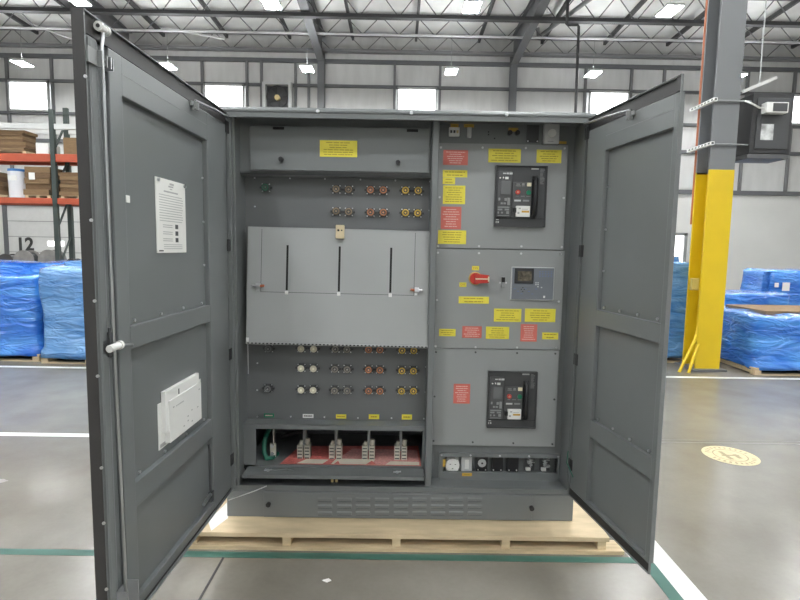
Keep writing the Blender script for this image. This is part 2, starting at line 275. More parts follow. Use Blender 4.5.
MB().box(10.2, 11.16, B-.08, B-.04, .3, 2.3).build('pane', emis('door_daylight', (1, 1, 1), 1.0), d2)
# control joints in the slab
struct(MB().box(-.912, -.9, -3.2, -.24, 0, .0012).build('trim_80', mat('floor_joint', (.04, .038, .035), .8)))
struct(MB().box(1.9, 9, 1.47, 1.485, 0, .0012).box(1.9, 9, 1.535, 1.543, 0, .0012).build('trim_81', mat('floor_joint_pale', (.22, .21, .19), .6)))

# steel frames
def frame(x, lab, near=None):
    t = root('rigid_frame', (x, B-.3, 0), lab, 'steel frame', 'rigid frames carrying the roof')
    m = MB()
    m.box(x-.13, x+.13, B-.32, B-.305, 0, 8.95).box(x-.13, x+.13, B-.14, B-.125, 0, 8.95).box(x-.012, x+.012, B-.31, B-.13, 0, 8.95)
    m.build('wall_column', MSTEEL, t)
    yb = YF+.05
    zt = lambda y: 9.5+(B-y)*.042
    zb = lambda y: min(zt(y)-.45, 8.55+(B-.3-y)*.10 if y > B-8.3 else 9.35+(B-8.3-y)*.02)
    m = MB(); ys = [B-.125, B-2, B-4, B-6, B-8.3, 4.5, 0, yb]
    for a, b in zip(ys, ys[1:]):
        for (f0, f1, hw) in ((lambda y: zb(y), lambda y: zb(y)+.03, .14), (lambda y: zt(y)-.03, lambda y: zt(y)-.005, .14), (lambda y: zb(y), lambda y: zt(y)-.02, .012)):
            m.prism([(a, f0(a)), (b, f0(b)), (b, f1(b)), (a, f1(a))], 'x', x-hw, x+hw)
    m.build('rafter', MSTEEL, t)
    return t
frame(-10.3, 'roof frame of dark steel passing above the left cabinet door')
frame(-3.05, 'thin dark steel roof frame and wall column beside the wall fan')
frame(4.2, 'dark grey steel roof frame and wall column right of centre above the cabinet roof')
# roof joists: chord, chord, zigzag
def joist(y, zb, zt, lab, cm, wm, tk=.07):
    t = root('roof_joist', (0, y, zb), lab, 'roof joist', 'open web roof joists')
    MB().box(XL, XR, y-tk, y+tk, zb-tk*.55, zb+tk*.55).build('bottom_chord', cm, t)
    MB().box(XL, XR, y-.06, y+.06, zt-.05, zt+.05).build('top_chord', JOIST, t)
    m = MB(); x = XL; k = 0
    while x < XR-.6:
        a = (x, y, zb if k % 2 == 0 else zt); b = (x+.62, y, zt if k % 2 == 0 else zb)
        m.tube([a, b], .017, 5); x += .62; k += 1
    m.build('web', wm, t)
rt = lambda y: 9.5+(B-y)*.042
joist(17.35, 8.86, 9.45, 'lowest roof joist, closest to the back wall above the girts', JOIST, JOIST, .1)
joist(15.9, 8.9, rt(15.9)-.06, 'second roof joist out from the back wall, with a pale bottom chord', LSTEEL, JOIST, .045)
joist(14.3, 8.81, rt(14.3)-.06, 'third roof joist out from the back wall, with a thick black bottom chord', DSTEEL, JOIST, .1)
joist(12.7, 9.0, rt(12.7)-.06, 'roof joist nearest the viewer, at the top edge of the photo', JOIST, JOIST, .06)
x = -13.6; k = 0
while x < 15:
    if min(abs(x-q) for q in (-10.3, -3.05, 4.2)) > .35:
        y0, y1 = 12.2, 17.5
        tag(MB().bar((x, y0, rt(y0)-.18), (x, y1, rt(y1)-.14), .09, .14).build('roof_purlin', DSTEEL), 'dark steel purlin running towards the back wall under the white roof insulation', 'purlin', 'dark roof purlins')
    x += 2.35
# diagonal braces, hanging pipes, drop pipe
for (p, q, lab) in (((-9.0, 17.2, 9.55), (-6.0, 15.6, 8.55), 'pale diagonal brace rod under the roof above the left cabinet door'),
                    ((-13.6, 17.2, 9.55), (-11.2, 15.8, 8.5), 'pale diagonal brace rod under the roof at far left')):
    tag(MB().tube([p, q], .035, 8).build('brace_rod', LSTEEL), lab, 'brace')
tag(MB().tube([(4.8, 16.6, 9.5), (4.85, 16.6, 9.2), (5.5, 13.0, 8.95), (6.0, 10.6, 8.85)], .07, 10).build('sprinkler_pipe', MGR), 'grey sprinkler pipe running diagonally under the roof right of centre', 'pipe')
tag(MB().tube([(5.05, 14, 9.75), (5.05, 14, 8.57), (5.1, 14, 8.55), (5.38, 14, 8.56), (5.42, 14, 8.5), (5.46, 14, 5.2)], .045, 8).build('hanging_drop_pipe', DSTEEL), 'thin black drop pipe hanging down behind the right cabinet door hinge', 'pipe')
# ------------------------------------------------------------------ high bay lights
hb = None
vis = {(10.2,-7.67):'high bay light above the roller of the left cabinet door', (10.2,-3.15):'high bay light at the top of the photo above the wall fan', (10.2,1.58):'high bay light at the top of the photo left of the central rafter', (10.2,6.27):'high bay light at the top of the photo left of the yellow and grey column',
       (15.1,-12.55):'far high bay light at far left above the pallet rack', (15.1,-7.81):'far high bay light behind the top edge of the left cabinet door', (15.1,-3.15):'far high bay light in front of the wall fan', (15.1,1.68):'far high bay light above the right end of the middle wall window', (15.1,6.39):'far high bay light above the window behind the right cabinet door'}
for y in (15.1, 10.2, 5.3, .4, -4.5, -9.4):
    for x in (-12.55, -7.75, -3.15, 1.62, 6.33, 11.1):
        lab = next((v for k, v in vis.items() if abs(k[0]-y) < .1 and abs(k[1]-x) < .2), None)
        z = 7.45 if y > 12 else 7.32
        if hb is None:
            hb = root('high_bay_light', (0,0,0), 'x', 'ceiling light', 'LED high bay lights')
            MB().box(-.2, .2, -.3, .3, .012, .07, b=.01).build('housing', LGR, hb)
            MB().box(-.18, .18, -.28, .28, 0, .0125).build('diffuser', LAMP, hb)
            MB().box(-.17, .17, -.27, .27, .0695, .072).build('added_fill_panel', CEILFILL, hb)  # extra glowing panel, added as ceiling fill and not part of the fitting
            MB().cyl((0,0,.07), (0,0,1.15), .006, 6).build('hanging_cable', MGR, hb)
            o = hb; o.location = (x, y, z)
        else: o = dup(hb, (x, y, z))
        o['label'] = lab or ('far high bay light past the column at right' if y > 12 and x > 10 else 'square LED high bay light hanging outside the view over the hall')
# ------------------------------------------------------------------ wall fan
t = root('wall_fan', (-4.7, B-.3, 6.88), 'square framed exhaust fan with gold motor in the back wall above the cabinet', 'fan')
MB().box(-5.25,-5.13,B-.35,B-.02,6.7,7.75).box(-4.27,-4.15,B-.35,B-.02,6.7,7.75).box(-5.13,-4.27,B-.35,B-.02,7.66,7.75).box(-5.13,-4.27,B-.35,B-.02,6.7,6.8).build('housing', LGR, t)
MB().box(-5.13,-4.27,B-.1,B-.05,6.8,7.66).build('back_plate', DGR2, t)
ring = [(-4.7+.4*math.cos(a*math.pi/12), B-.25, 7.23+.4*math.sin(a*math.pi/12)) for a in range(25)]
MB().tube(ring, .025, 6).build('shroud_ring', DGR, t)
m = MB()
for k in range(4):
    a = k*math.pi/2+.4; c, s_ = math.cos(a), math.sin(a)
    m.add([(-4.7+.08*c, B-.2, 7.23+.08*s_), (-4.7+.37*c-.1*s_, B-.22, 7.23+.37*s_+.1*c), (-4.7+.37*c+.12*s_, B-.16, 7.23+.37*s_-.12*c),
           (-4.7+.08*c, B-.19, 7.23+.08*s_), (-4.7+.37*c-.1*s_, B-.21, 7.23+.37*s_+.1*c), (-4.7+.37*c+.12*s_, B-.15, 7.23+.37*s_-.12*c)], [(0,1,2),(5,4,3),(0,3,4,1),(1,4,5,2),(2,5,3,0)])
m.build('fan_blade', DSTEEL, t)
MB().cyl((-4.7,B-.32,7.2), (-4.7,B-.15,7.2), .1, 16).build('motor', BRS, t)

# ------------------------------------------------------------------ interior column and its electrical box
t = root('steel_column', (4.22, 4.36, 0), 'large H section steel column, grey above and yellow below', 'column'); t['kind'] = 'thing'
def Hs(z0, z1, e=0):
    return MB().box(4.05-e, 4.38+e, 4.2-e, 4.222, z0, z1).box(4.05-e, 4.38+e, 4.5, 4.522+e, z0, z1).box(4.2, 4.23, 4.222, 4.5, z0, z1)
Hs(2.68, 9.40).build('upper_shaft', COLG, t); Hs(.02, 2.7, .002).build('lower_shaft', COLY, t)['label'] = 'yellow painted lower half of the column'
MB().box(3.98, 4.45, 4.13, 4.6, 0, .03, b=.005).build('base_plate', MSTEEL, t)
MB().tube([(4.06, 4.56, 9.4), (4.06, 4.56, 2.0)], .017, 8).build('orange_conduit', ORC, t)
MB().tube([(4.12, 4.3, 2.4), (4.12, 4.3, .62), (4.02, 4.2, .42), (3.78, 4.1, .0)], .02, 8).tube([(4.17, 4.3, 1.2), (4.17, 4.3, .5), (4.03, 4.17, .3), (3.88, 4.05, .0)], .02, 8).build('yellow_conduit', COLY, t)
MB().box(3.95, 4.05, 4.24, 4.3, 1.1, 1.26, b=.006).build('junction_box', mat('weathered_box', (.45,.34,.08), .5), t)
t = root('electrical_box', (4.86, 4.3, 2.96), 'black wall cabinet with a small window strapped to the steel column at upper right', 'electrical box')
MB().box(4.50, 5.03, 4.12, 4.5, 2.90, 3.66, b=.008).build('enclosure', mat('box_black', (.028,.028,.03), .5), t)
MB().box(4.56, 4.98, 4.105, 4.12, 2.96, 3.6, b=.004).build('box_door', DGR, t)
MB().box(4.62, 4.78, 4.098, 4.106, 3.07, 3.27).build('window', mat('box_window', (.45,.46,.46), .15, var=.6, vscale=9), t)
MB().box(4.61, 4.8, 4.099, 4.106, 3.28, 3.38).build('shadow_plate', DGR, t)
MB().box(4.6, 4.88, 4.0, 4.105, 3.39, 3.52, b=.006).build('sensor_housing', WHT, t)
MB().box(4.68, 4.86, 3.994, 4.001, 3.405, 3.505).build('sensor_face', DGR, t)
MB().box(4.48, 5.02, 4.12, 4.5, 2.84, 2.895, b=.004).build('shelf', DGR2, t)
for z in (3.02, 3.57):
    m = MB()
    m.box(3.98, 4.03, 4.1, 4.66, z-.02, z+.02)
    for k in range(7): m.box(3.99, 4.02, 4.0985, 4.1, z-.012, z+.012, 1); m.box(3.979, 3.9805, 4.12+k*.075, 4.165+k*.075, z-.01, z+.01, 1)
    m.build('strut_channel', [WHT, DGR], t)
    MB().tube([(4.0, 4.17, z), (4.42, 4.17, z), (4.55, 4.15, z-.01)], .012, 6).build('tie_rod', MGR, t)
MB().tube([(4.42, 4.16, 3.57), (4.5, 4.1, 3.51), (4.55, 4.06, 3.46), (4.6, 4.05, 3.46)], .012, 6).build('sensor_cable', WHT, t)
t = root('strip_light', (5.15, 5.0, 3.92), 'thin white slanted fixture hanging just past the column above the black box', 'strip light')
MB().bar((4.92, 5, 3.94), (5.38, 5, 4.14), .05, .045).build('housing', WHT, t)
MB().cyl((5.15, 5, 4.04), (5.15, 5, 9.95), .008, 6).build('hanging_cable', LGR, t)

# ------------------------------------------------------------------ floor tapes and decal
tp = lambda m, mt, lab: tag(m.build('floor_tape', mt), lab, 'floor tape')
tp(MB().box(-9, 1.24, -.245, -.195, 0, .0015), TGRN, 'long green tape across the floor in front of the pallet')
tp(MB().box(1.31, 1.42, -3.2, 3.75, 0, .0014), TWHT, 'white tape running towards the back along the right side of the cabinet')
tp(MB().box(1.245, 1.31, -3.2, -.245, 0, .0016), TGRN, 'short green tape alongside the white tape at lower right')
tp(MB().box(-12, -.6, 1.40, 1.475, 0, .0015), TWHT, 'white tape on the floor left of the cabinet, halfway to the blue pallets')
tp(MB().box(-12, 12, 3.77, 3.85, 0, .0015), TWHT, 'long white tape in front of the blue wrapped pallets')
m = MB(); cx, cy = 2.63, 1.21
def ringf(r0, r1, mi, z, a0=0, a1=360, n=48):
    vs = []; fs = []
    for k in range(n+1):
        a = math.radians(a0+(a1-a0)*k/n)
        vs += [(cx+r0*math.cos(a), cy+r0*math.sin(a), z), (cx+r1*math.cos(a), cy+r1*math.sin(a), z)]
    for k in range(n): fs.append([2*k, 2*k+1, 2*k+3, 2*k+2])
    m.add(vs, fs, mi)
ringf(0.0, .2, 0, .0015); ringf(.115, .125, 1, .0022, 0, 360)
for k in range(26):
    if k % 13 not in (0, 12): ringf(.145, .175, 1, .0022, k*360/26, k*360/26+6, 3)
m.box(cx-.07, cx+.07, cy-.01, cy+.01, .0015, .0024, 1).box(cx-.05, cx-.02, cy-.08, cy+.08, .0015, .0024, 1).box(cx+.03, cx+.06, cy-.06, cy+.02, .0015, .0024, 1)
tag(m.build('floor_decal', [DECY, mat('decal_print', (.36, .29, .16), .5)]), 'round worn yellow floor decal on the concrete right of the cabinet', 'floor decal')

scrap = MB().prism([(-.375,-.42), (-.345,-.405), (-.33,-.42), (-.35,-.435)], 'z', 0, .003)
tag(scrap.build('paper_scrap', PAP), 'tiny white paper scrap on the floor in front of the pallet', 'paper scrap')
# ------------------------------------------------------------------ blue wrapped pallets
def wrapped(x0, x1, y0, y1, z1, lab, film, tiers=(), chamf=.06, sticker=None, seed=0, card=False):
    t = root('wrapped_pallet', ((x0+x1)/2, (y0+y1)/2, 0), lab, 'wrapped pallet', 'blue stretch wrapped pallets')
    m = MB()
    for i in range(4): m.box(x0-.01, x1+.01, y0+(y1-y0-.1)*i/3, y0+(y1-y0-.1)*i/3+.1, .08, .1)
    for i in range(3): m.box(x0+(x1-x0-.09)*i/2, x0+(x1-x0-.09)*i/2+.09, y0, y1, .018, .08)
    m.box(x0, x1, y0, y0+.1, 0, .018).box(x0, x1, y1-.1, y1, 0, .018)
    m.build('pallet', WOOD, t)
    def film_mesh(a0, a1, b0, b1, c0, c1, nm, sd, flare=.03):
        bm = bmesh.new(); bmesh.ops.create_cube(bm, size=1)
        bmesh.ops.subdivide_edges(bm, edges=bm.edges[:], cuts=13, use_grid_fill=True)
        for v in bm.verts:
            p = Vector(((a0+a1)/2+v.co.x*(a1-a0), (b0+b1)/2+v.co.y*(b1-b0), (c0+c1)/2+v.co.z*(c1-c0)))
            ex, ey, ez = (abs(q) > .499 for q in v.co)
            if ex and ey:
                p.x -= chamf*.5*math.copysign(1, v.co.x); p.y -= chamf*.5*math.copysign(1, v.co.y)
            if ez and v.co.z > 0 and (ex or ey): p.z -= .03
            if v.co.z < -.4: p.x += flare*math.copysign(1, v.co.x)*(1 if ex else 0); p.y += flare*math.copysign(1, v.co.y)*(1 if ey else 0)
            q = noise.noise_vector(Vector((p.x*1.6+sd, p.y*1.6, p.z*3.2)))*.04+noise.noise_vector(Vector((p.x*6, p.y*6+sd, p.z*9)))*.014
            if v.co.z < -.49: q.z = abs(q.z)
            v.co = p+q
        bm.verts.index_update()
        k = MB(); k.add([v.co.copy() for v in bm.verts], [[v.index for v in f.verts] for f in bm.faces], 0, True); bm.free()
        return k.build(nm, film, t)
    film_mesh(x0, x1, y0, y1, .06, z1, 'stretch_wrap', seed)
    for i, (a0, a1, b0, b1, c0, c1) in enumerate(tiers): film_mesh(a0, a1, b0, b1, c0, c1, 'upper_tier', seed+5+i, 0)
    if card: MB().box(x0+.25, x1-.15, y0+.25, y1-.2, z1-.02, z1+.035, b=.008).build('cardboard_top', KRAFT2, t)
    if sticker:
        for (a, b, s) in sticker: MB().box(a-s/2, a+s/2, y0-.055, y0-.04, b-s/2*1.2, b+s/2*1.2).build('sticker', PAP, t)
    return t
wrapped(-6.5, -4.84, 4.12, 5.3, 1.15, 'bright blue wrapped pallet at the far left edge, stepped near its top', BLUE, [(-6.4, -4.95, 4.5, 5.25, 1.12, 1.325)], seed=1)
wrapped(-4.74, -3.5, 4.02, 5.1, 1.29, 'hazy blue wrapped pallet beside the left cabinet door', BLUE2, [(-4.62, -3.6, 4.35, 5.0, 1.26, 1.365)], seed=2)
wrapped(4.72, 6.3, 3.98, 5.3, .80, 'low blue wrapped pallet at right with brown card on top', BLUE, seed=3, card=True)
wrapped(6.95, 8.3, 7.05, 7.8, 1.31, 'tall blue wrapped pallet with white stickers against the wall at right', BLUE, sticker=[(7.3, 1.0, .13), (7.12, 1.03, .07)], seed=4, chamf=.4)
wrapped(8.45, 9.8, 7.0, 8.0, 1.33, 'blue wrapped pallet at the right edge of the photo beside the stickered one', BLUE, seed=5)
wrapped(5.6, 6.75, 6.1, 6.9, .93, 'low blue wrapped pallet behind the yellow column', BLUE, seed=6)
wrapped(3.1, 4.3, 4.68, 5.8, 1.48, 'tall hazy blue wrapped pallet between the right cabinet door and column', BLUE2, [(3.2, 4.2, 5.0, 5.7, 1.46, 1.56)], seed=7)

# ------------------------------------------------------------------ pallet rack and its load
t = root('pallet_rack', (-8, 8.5, 0), 'pallet rack with orange beams and dark uprights behind the blue pallets', 'pallet rack')
for x in (-9.9, -7.04):
    for y in (8.0, 8.46):
        MB().box(x-.045, x+.045, y-.035, y+.035, 0, 4.25 if y < 8.2 else 4.4).build('upright', RACKG, t)
    m = MB()
    for k in range(5): m.bar((x, 8.0, .3+k*.78), (x, 8.46, .3+(k+1)*.78-.1 if k % 2 else .3+k*.78+.7), .03, .03)
    m.build('brace', RACKG, t)
for z, mt, h in ((3.92, GALV, .11), (3.3, RACKO, .16), (2.44, RACKO, .12), (.95, RACKO, .12)):
    for y in (8.0, 8.46):
        for xa, xb in ((-9.85, -7.09), (-6.99, -4.3)):
            MB().box(xa, xb, y-.03, y+.03, z-h/2, z+h/2, b=.006).build('beam', mt, t)
    if z < 3.9: MB().box(-9.85, -4.3, 8.03, 8.43, z+h/2-.03, z+h/2-.005).build('wire_deck', GALV, t)
MB().box(-4.35, -4.25, 7.965, 8.035, 0, 4.3).build('upright', RACKG, t)
def cardpile(x0, x1, y0, y1, z0, z1, lab, n=6, mt=None, skew=.03, pal=True, sticker=False):
    t = root('cardboard_stack', ((x0+x1)/2, (y0+y1)/2, z0), lab, 'cardboard stack', 'flat cardboard stacks on the rack')
    if pal:
        m = MB()
        for i in range(3): m.box(x0+(x1-x0-.07)*i/2, x0+(x1-x0-.07)*i/2+.07, y0, y1, z0, z0+.05)
        m.box(x0, x1, y0, y1, z0+.05, z0+.065).build('pallet', WOOD, t); z0 += .067
    h = (z1-z0)/n
    for i in range(n):
        d = random.uniform(-skew, skew)
        MB().box(x0+d, x1+d, y0+random.uniform(-.02, .02), y1, z0+i*h, z0+(i+1)*h-.004).build('bundle', (mt or KRAFT) if i % 2 else KRAFT2, t)
    if sticker: MB().box(x0+.12, x0+.24, y0-.035, y0-.028, (z0+z1)/2+.02, (z0+z1)/2+.16).build('sticker', PAP, t)
cardpile(-9.4, -7.62, 8.03, 8.43, 3.376, 3.85, 'wide cardboard stack on the upper orange beam, under the pale beam', 7, skew=.06)
tag(MB().box(-7.42, -7.16, 8.04, 8.42, 3.376, 3.6, b=.006).build('white_carton', WHT), 'white carton on the upper orange beam next to the rack upright', 'carton')
tag(MB().box(-6.86, -6.5, 8.04, 8.42, 3.376, 3.72, b=.006).box(-6.8, -6.6, 8.035, 8.04, 3.55, 3.7).build('carton', KRAFT2), 'small brown carton on the upper orange beam right of the upright', 'carton')
cardpile(-7.68, -7.16, 8.03, 8.43, 2.496, 3.13, 'cardboard stack with a white sticker beside the white drum', 5, sticker=True)
cardpile(-6.95, -6.2, 8.03, 8.43, 2.496, 3.03, 'dark cardboard stack right of the rack upright on the lower orange beam', 6)
cardpile(-8.75, -8.2, 8.03, 8.43, 2.496, 3.02, 'cardboard stack at the left edge of the photo beside the white drum', 5)
t = root('drum', (-7.93, 8.24, 2.496), 'white drum with a blue lid standing on the lower orange rack beam', 'drum')
MB().cyl((-7.93,8.232,2.496), (-7.93,8.232,3.04), .185, 28).build('body', mat('drum_white', (.72,.73,.76), .35), t)
MB().cyl((-7.93,8.232,3.04), (-7.93,8.232,3.09), .19, 28).build('lid', mat('drum_blue', (.05,.2,.5), .4), t)
MB().box(-8.02,-7.84,8.04,8.055,2.85,2.95).build('sticker', PAP, t)
rl = None
for x, z, rr, lab, mt in ((-8.2, 1.38, .17, 'dark cable reel behind the far left blue pallet', REELD), (-7.82, 1.42, .21, 'grey cable reel below the number on the dock door', REEL), (-7.3, 1.43, .22, 'grey brown cable reel behind the gap between the left blue pallets', REEL), (-6.84, 1.41, .13, 'dark cable reel behind the hazy blue pallet, left of a twin', REELD), (-6.55, 1.40, .13, 'smallest dark cable reel, close to the left cabinet door', REELD)):
    t = root('cable_reel', (x, 8.2, 1.012), lab, 'cable reel', 'cable reels on the low rack shelf')
    c = 1.012+rr
    MB().cyl((x,8.08,c), (x,8.11,c), rr, 32).build('flange', mt, t); MB().cyl((x,8.31,c), (x,8.34,c), rr, 32).build('flange', mt, t)
    MB().cyl((x,8.11,c), (x,8.31,c), rr*.8, 28).build('cable_winding', BCAB, t)
# ------------------------------------------------------------------ pallet under the cabinet
Z0 = .089
t = root('wooden_pallet', (0, .55, 0), 'long low wooden pallet with plywood deck carrying the open grey cabinet', 'pallet')
MB().box(-1.15, 1.107, -.164, 1.3, .066, Z0).build('deck', PLY, t)
for x in (-1.1, -.60, -.02, .56, 1.07):
    MB().box(x-.022, x+.022, -.16, 1.29, .02, .066).build('stringer', WOOD, t)
for y in (-.175, .5, 1.2): MB().box(-1.2, 1.185, y, y+.11, 0, .02).build('bottom_board', WOOD, t)
m = MB().add([(-1.055,-.05,.0895), (-1.01,.2,.0895), (-.955,-.02,.0895), (-1.0,-.15,.0895), (-1.055,-.05,.0905), (-1.01,.2,.0905), (-.955,-.02,.0905), (-1.0,-.15,.0905)], [(3,2,1,0),(4,5,6,7),(0,1,5,4),(1,2,6,5),(2,3,7,6),(3,0,4,7)])
tag(m.build('paper_sheet', PAP), 'white sheet lying on the pallet at the left foot of the cabinet', 'paper sheet')

# ------------------------------------------------------------------ the switchgear cabinet
PR, PL, HD = .13, .17, .06
CAB = root('switchgear_cabinet', (0, .6, Z0), 'large grey electrical switchgear cabinet with both doors wide open on a pallet', 'electrical cabinet')
ZB, ZT = .243, 2.278
m = MB()
m.box(-.96, -.945, 0, 1.2, ZB, ZT).box(.945, .96, 0, 1.2, ZB, ZT).box(-.945, .945, 1.185, 1.2, ZB, ZT)
m.box(-.945, .945, .004, 1.185, ZB, ZB+.02).box(-.945, .945, .02, 1.185, ZT-.003, ZT)
m.box(-.945, -.893, 0, .20, ZB+.02, ZT-.012, b=.004).box(.925, .945, 0, .2, ZB+.02, ZT-.012, b=.003)      # front stiles
m.box(-.93, -.905, -.022, 0, ZB+.03, ZT-.03, b=.004).box(.925, .94, -.022, 0, ZB+.03, ZT-.03, b=.004)        # door stop lips
m.box(.136, .170, .02, .3, ZB+.02, ZT-.012, b=.003)                                                  # centre post
m.box(-.893, .925, 0, .035, ZB+.02, .272, b=.003)                                                    # bottom rail
m.box(-.893, .925, 0, .03, 2.263, ZT-.002)
m.box(.170, .925, .9, .91, ZB+.02, ZT-.02)
m.build('enclosure', PAINT, CAB)
MB().prism([(-.07, 2.24), (-.07, 2.27), (-.06, 2.29), (1.24, 2.29), (1.24, 2.279), (-.062, 2.279), (-.062, 2.24)], 'x', -.957, .955).prism([(-.076, 2.268), (-.076, 2.277), (-.066, 2.291), (-.06, 2.291), (-.06, 2.268)], 'x', -.958, .956).build('roof_cap', PAINT, CAB)
for x in (-.45, .02, .5):
    MB().cyl((x, -.084, 2.272), (x, -.06, 2.272), .009, 10).build('roof_bolt', STEEL, CAB)
# plinth with louvred cover
m = MB().box(-.966, .966, .0, 1.2, Z0, ZB-.003, b=.004)
m.build('base', PAINT, CAB)
cov = MB().box(-.76, .734, -.008, 0, Z0+.004, ZB-.006, b=.002)
for row in D['louv']:
    for x, z in row:
        cov.prism([(-.007, z+.013), (-.0115, z+.004), (-.0125, z-.008), (-.007, z-.011)], 'x', x-.04, x+.04)
        cov.box(x-.038, x+.038, -.0095, -.008, z-.013, z-.011, 1)
cov = cov.build('base_cover', [PAINT, DGR], CAB)
for x, z in D['bk']: MB().cyl((x, -.022, z), (x, -.008, z), .0135, 16).build('turn_knob', BLK, cov)

# --- small shared pieces
SCREW = None
def screw(x, y, z, par, mt=STEEL, r=.0062):
    global SCREW
    m = MB().cyl((x, y-.004, z), (x, y, z), r, 8)
    m.build('screw', mt, par)
def warn(par, kind, cx, cz, w, h, y=PR, rows=None, lab=None, white=False):
    base, ink = {'y': (YEL, INKD), 'r': (RED, INKW), 'o': (ORG_, INKD), 'w': (WHT, INKB), 'g': (GRNP, INKW)}[kind]
    m = MB().box(cx-w/2, cx+w/2, y-.0015, y, cz-h/2, cz+h/2)
    rows = rows or max(1, min(9, round(h/.0115)))
    dashes(m, cx, cz, w, h, y-.0015, rows, 1, .84, lw=.34)
    o = m.build('warning_label', [base, ink], par); o['label'] = lab or {'y': 'yellow label', 'r': 'red label', 'o': 'amber label', 'w': 'white label', 'g': 'green label'}[kind]
    return o

# --- left bay: header, connector plate, flap
hx, hz, hw, hh = D['hbox']
hb_ = MB().box(-.893, .136, .085, .1, 1.98, 2.274).box(-.893, .136, .085, .17, 1.977, 1.986).build('header_frame', PAINT, CAB)
hx, hz, hw, hh = D['header']
hp = MB().box(hx-hw/2, hx+hw/2, HD, .085, hz-hh/2, hz+hh/2, b=.004).build('header_panel', PAINT, CAB)
for x in (-.68, .03): MB().box(x-.03, x+.03, HD-.002, HD, hz+hh/2-.022, hz+hh/2-.008).build('finger_slot', SLOT, hp)
for x, z in D['hknob']: MB().cyl((x, HD-.018, z), (x, HD, z), .0125, 16).build('turn_knob', BLK, hp)
warn(hp, 'y', *D['hlabel'], y=HD, rows=6)
cp = MB().box(-.893, .136, PL, PL+.008, .592, 1.985).build('connector_plate', PAINT_SHADE, CAB)
for x, z in D['pscrew']: screw(x, PL, z, cp, STEEL, .0048)
for c, *rc in D['clab']:
    warn(cp, c, *rc, y=PL, rows=1)
CC = dict(green=mat('conn_green', (.04,.15,.095), .4), black=MGR, brown=mat('conn_brown', (.26,.20,.13), .4), red=mat('conn_red', (.46,.2,.1), .4), yellow=mat('conn_yellow', (.62,.43,.08), .4), white=mat('conn_white', (.74,.70,.58), .4), grey=mat('conn_grey', (.27,.25,.22), .4))
CME = {}
def connector(x, z, c):
    if c not in CME:
        m = MB()
        m.box(-.024, .024, -.004, 0, -.024, .024, b=.0015)
        m.cyl((0,-.004,0), (0,-.02,0), .0235, 20).cyl((0,-.02,0), (0,-.024,0), .0215, 20)
        m.box(.018, .036, -.012, -.002, -.007, .005, b=.001).box(-.034, -.018, -.012, -.002, -.006, .006, b=.001)
        for sx in (-1, 1):
            for sz in (-1, 1): m.cyl((sx*.0195,-.0075,sz*.0195), (sx*.0195,-.004,sz*.0195), .0038, 8, 1)
        a = m.build('power_connector', [DGR, STEEL], CAB, local=True)
        r_ = MB()
        ring = [(.0158*math.cos(k*math.pi/10), -.027, .0158*math.sin(k*math.pi/10)) for k in range(21)]
        r_.tube(ring, .0042, 8).cyl((0,-.0265,0), (0,-.022,0), .0125, 16, 1 if c != 'white' else 0).cyl((0,-.034,0), (0,-.0265,0), .0055, 12, 2)
        b = r_.build('socket_ring', [CC[c], DGR2, mat('contact_%s' % c, tuple(min(1, q*1.3+.05) for q in CC[c].node_tree.nodes['Principled BSDF'].inputs['Base Color'].default_value[:3]), .35, .4)], a, local=True)
        b['label'] = c+' ring around the contact'
        CME[c] = a
        o = a
    else: o = dup(CME[c])
    o.location = (x, PL-.6, z-Z0)
    return o
for c, L in D['conn'].items():
    for x, z in L: connector(x, z, c)
# hinged flap in front of the plate
(fx0, fz0), (fx1, fz1), (gx0, gz0), (gx1, gz1) = D['flap']
W_, zt_, zb_ = .9975, 1.697, 1.066; xm = (fx0+fx1+gx0+gx1)/4-.001
M = Matrix.Translation((xm, .045, zb_)) @ Matrix.Rotation(math.radians(.45), 4, 'Y') @ Matrix.Rotation(-math.atan2(.05, zt_-zb_), 4, 'X')
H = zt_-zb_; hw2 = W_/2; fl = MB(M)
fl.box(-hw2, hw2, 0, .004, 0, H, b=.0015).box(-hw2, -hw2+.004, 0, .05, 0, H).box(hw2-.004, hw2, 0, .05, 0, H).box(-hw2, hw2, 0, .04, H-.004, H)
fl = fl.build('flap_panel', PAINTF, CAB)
m = MB(M)
iy = H-.355
for a in ((-hw2+.075, -hw2+.0775, iy, H-.012), (hw2-.084, hw2-.0815, iy, H-.012)): m.box(a[0], a[1], -.0006, 0, a[2], a[3])
m.box(-hw2+.075, hw2-.0815, -.0006, 0, iy-.0012, iy+.0012)
m.build('door_seam', DGR, fl)
for (a, b) in D['slots']:
    sx = (a[0]+b[0])/2-xm
    MB(M).box(sx-.0055, sx+.0055, -.001, 0, iy+.012, iy+.258).build('vertical_slot', SLOT, fl)
    MB(M).box(sx-.009, sx+.009, -.008, 0, iy-.012, iy+.008, b=.002).build('clip', WHT, fl)
lx = D['flatch'][0][0]-xm
MB(M).box(lx-.023, lx+.023, -.024, 0, H-.055, H+.018, b=.003).cyl((lx-.008,-.03,H-.012), (lx-.008,-.024,H-.012), .006, 10, 1).cyl((lx+.01,-.03,H-.012), (lx+.01,-.024,H-.012), .004, 10, 1).build('latch', [mat('cream_latch', (.66,.56,.36), .4), BLK], fl)['label'] = 'cream latch at top middle'
for k, s_ in ((1, -1), (2, 1)):
    lx = D['flatch'][k][0]-xm; z = D['flatch'][k][1]-zb_
    MB(M).box(lx-.013, lx+.013, -.02, 0, z-.012, z+.014, b=.003).cyl((lx+s_*-.03,-.014,z), (lx+s_*.03,-.014,z), .006, 10).cyl((lx-s_*.012,-.014,z), (lx-s_*.034,-.014,z+.002), .0072, 10, 1).box(lx-.011, lx+.004, -.006, 0, z-.028, z-.014, 0).build('side_latch', [STEEL, mat('latch_red', (.45,.13,.06), .4)], fl)
m = MB(M)
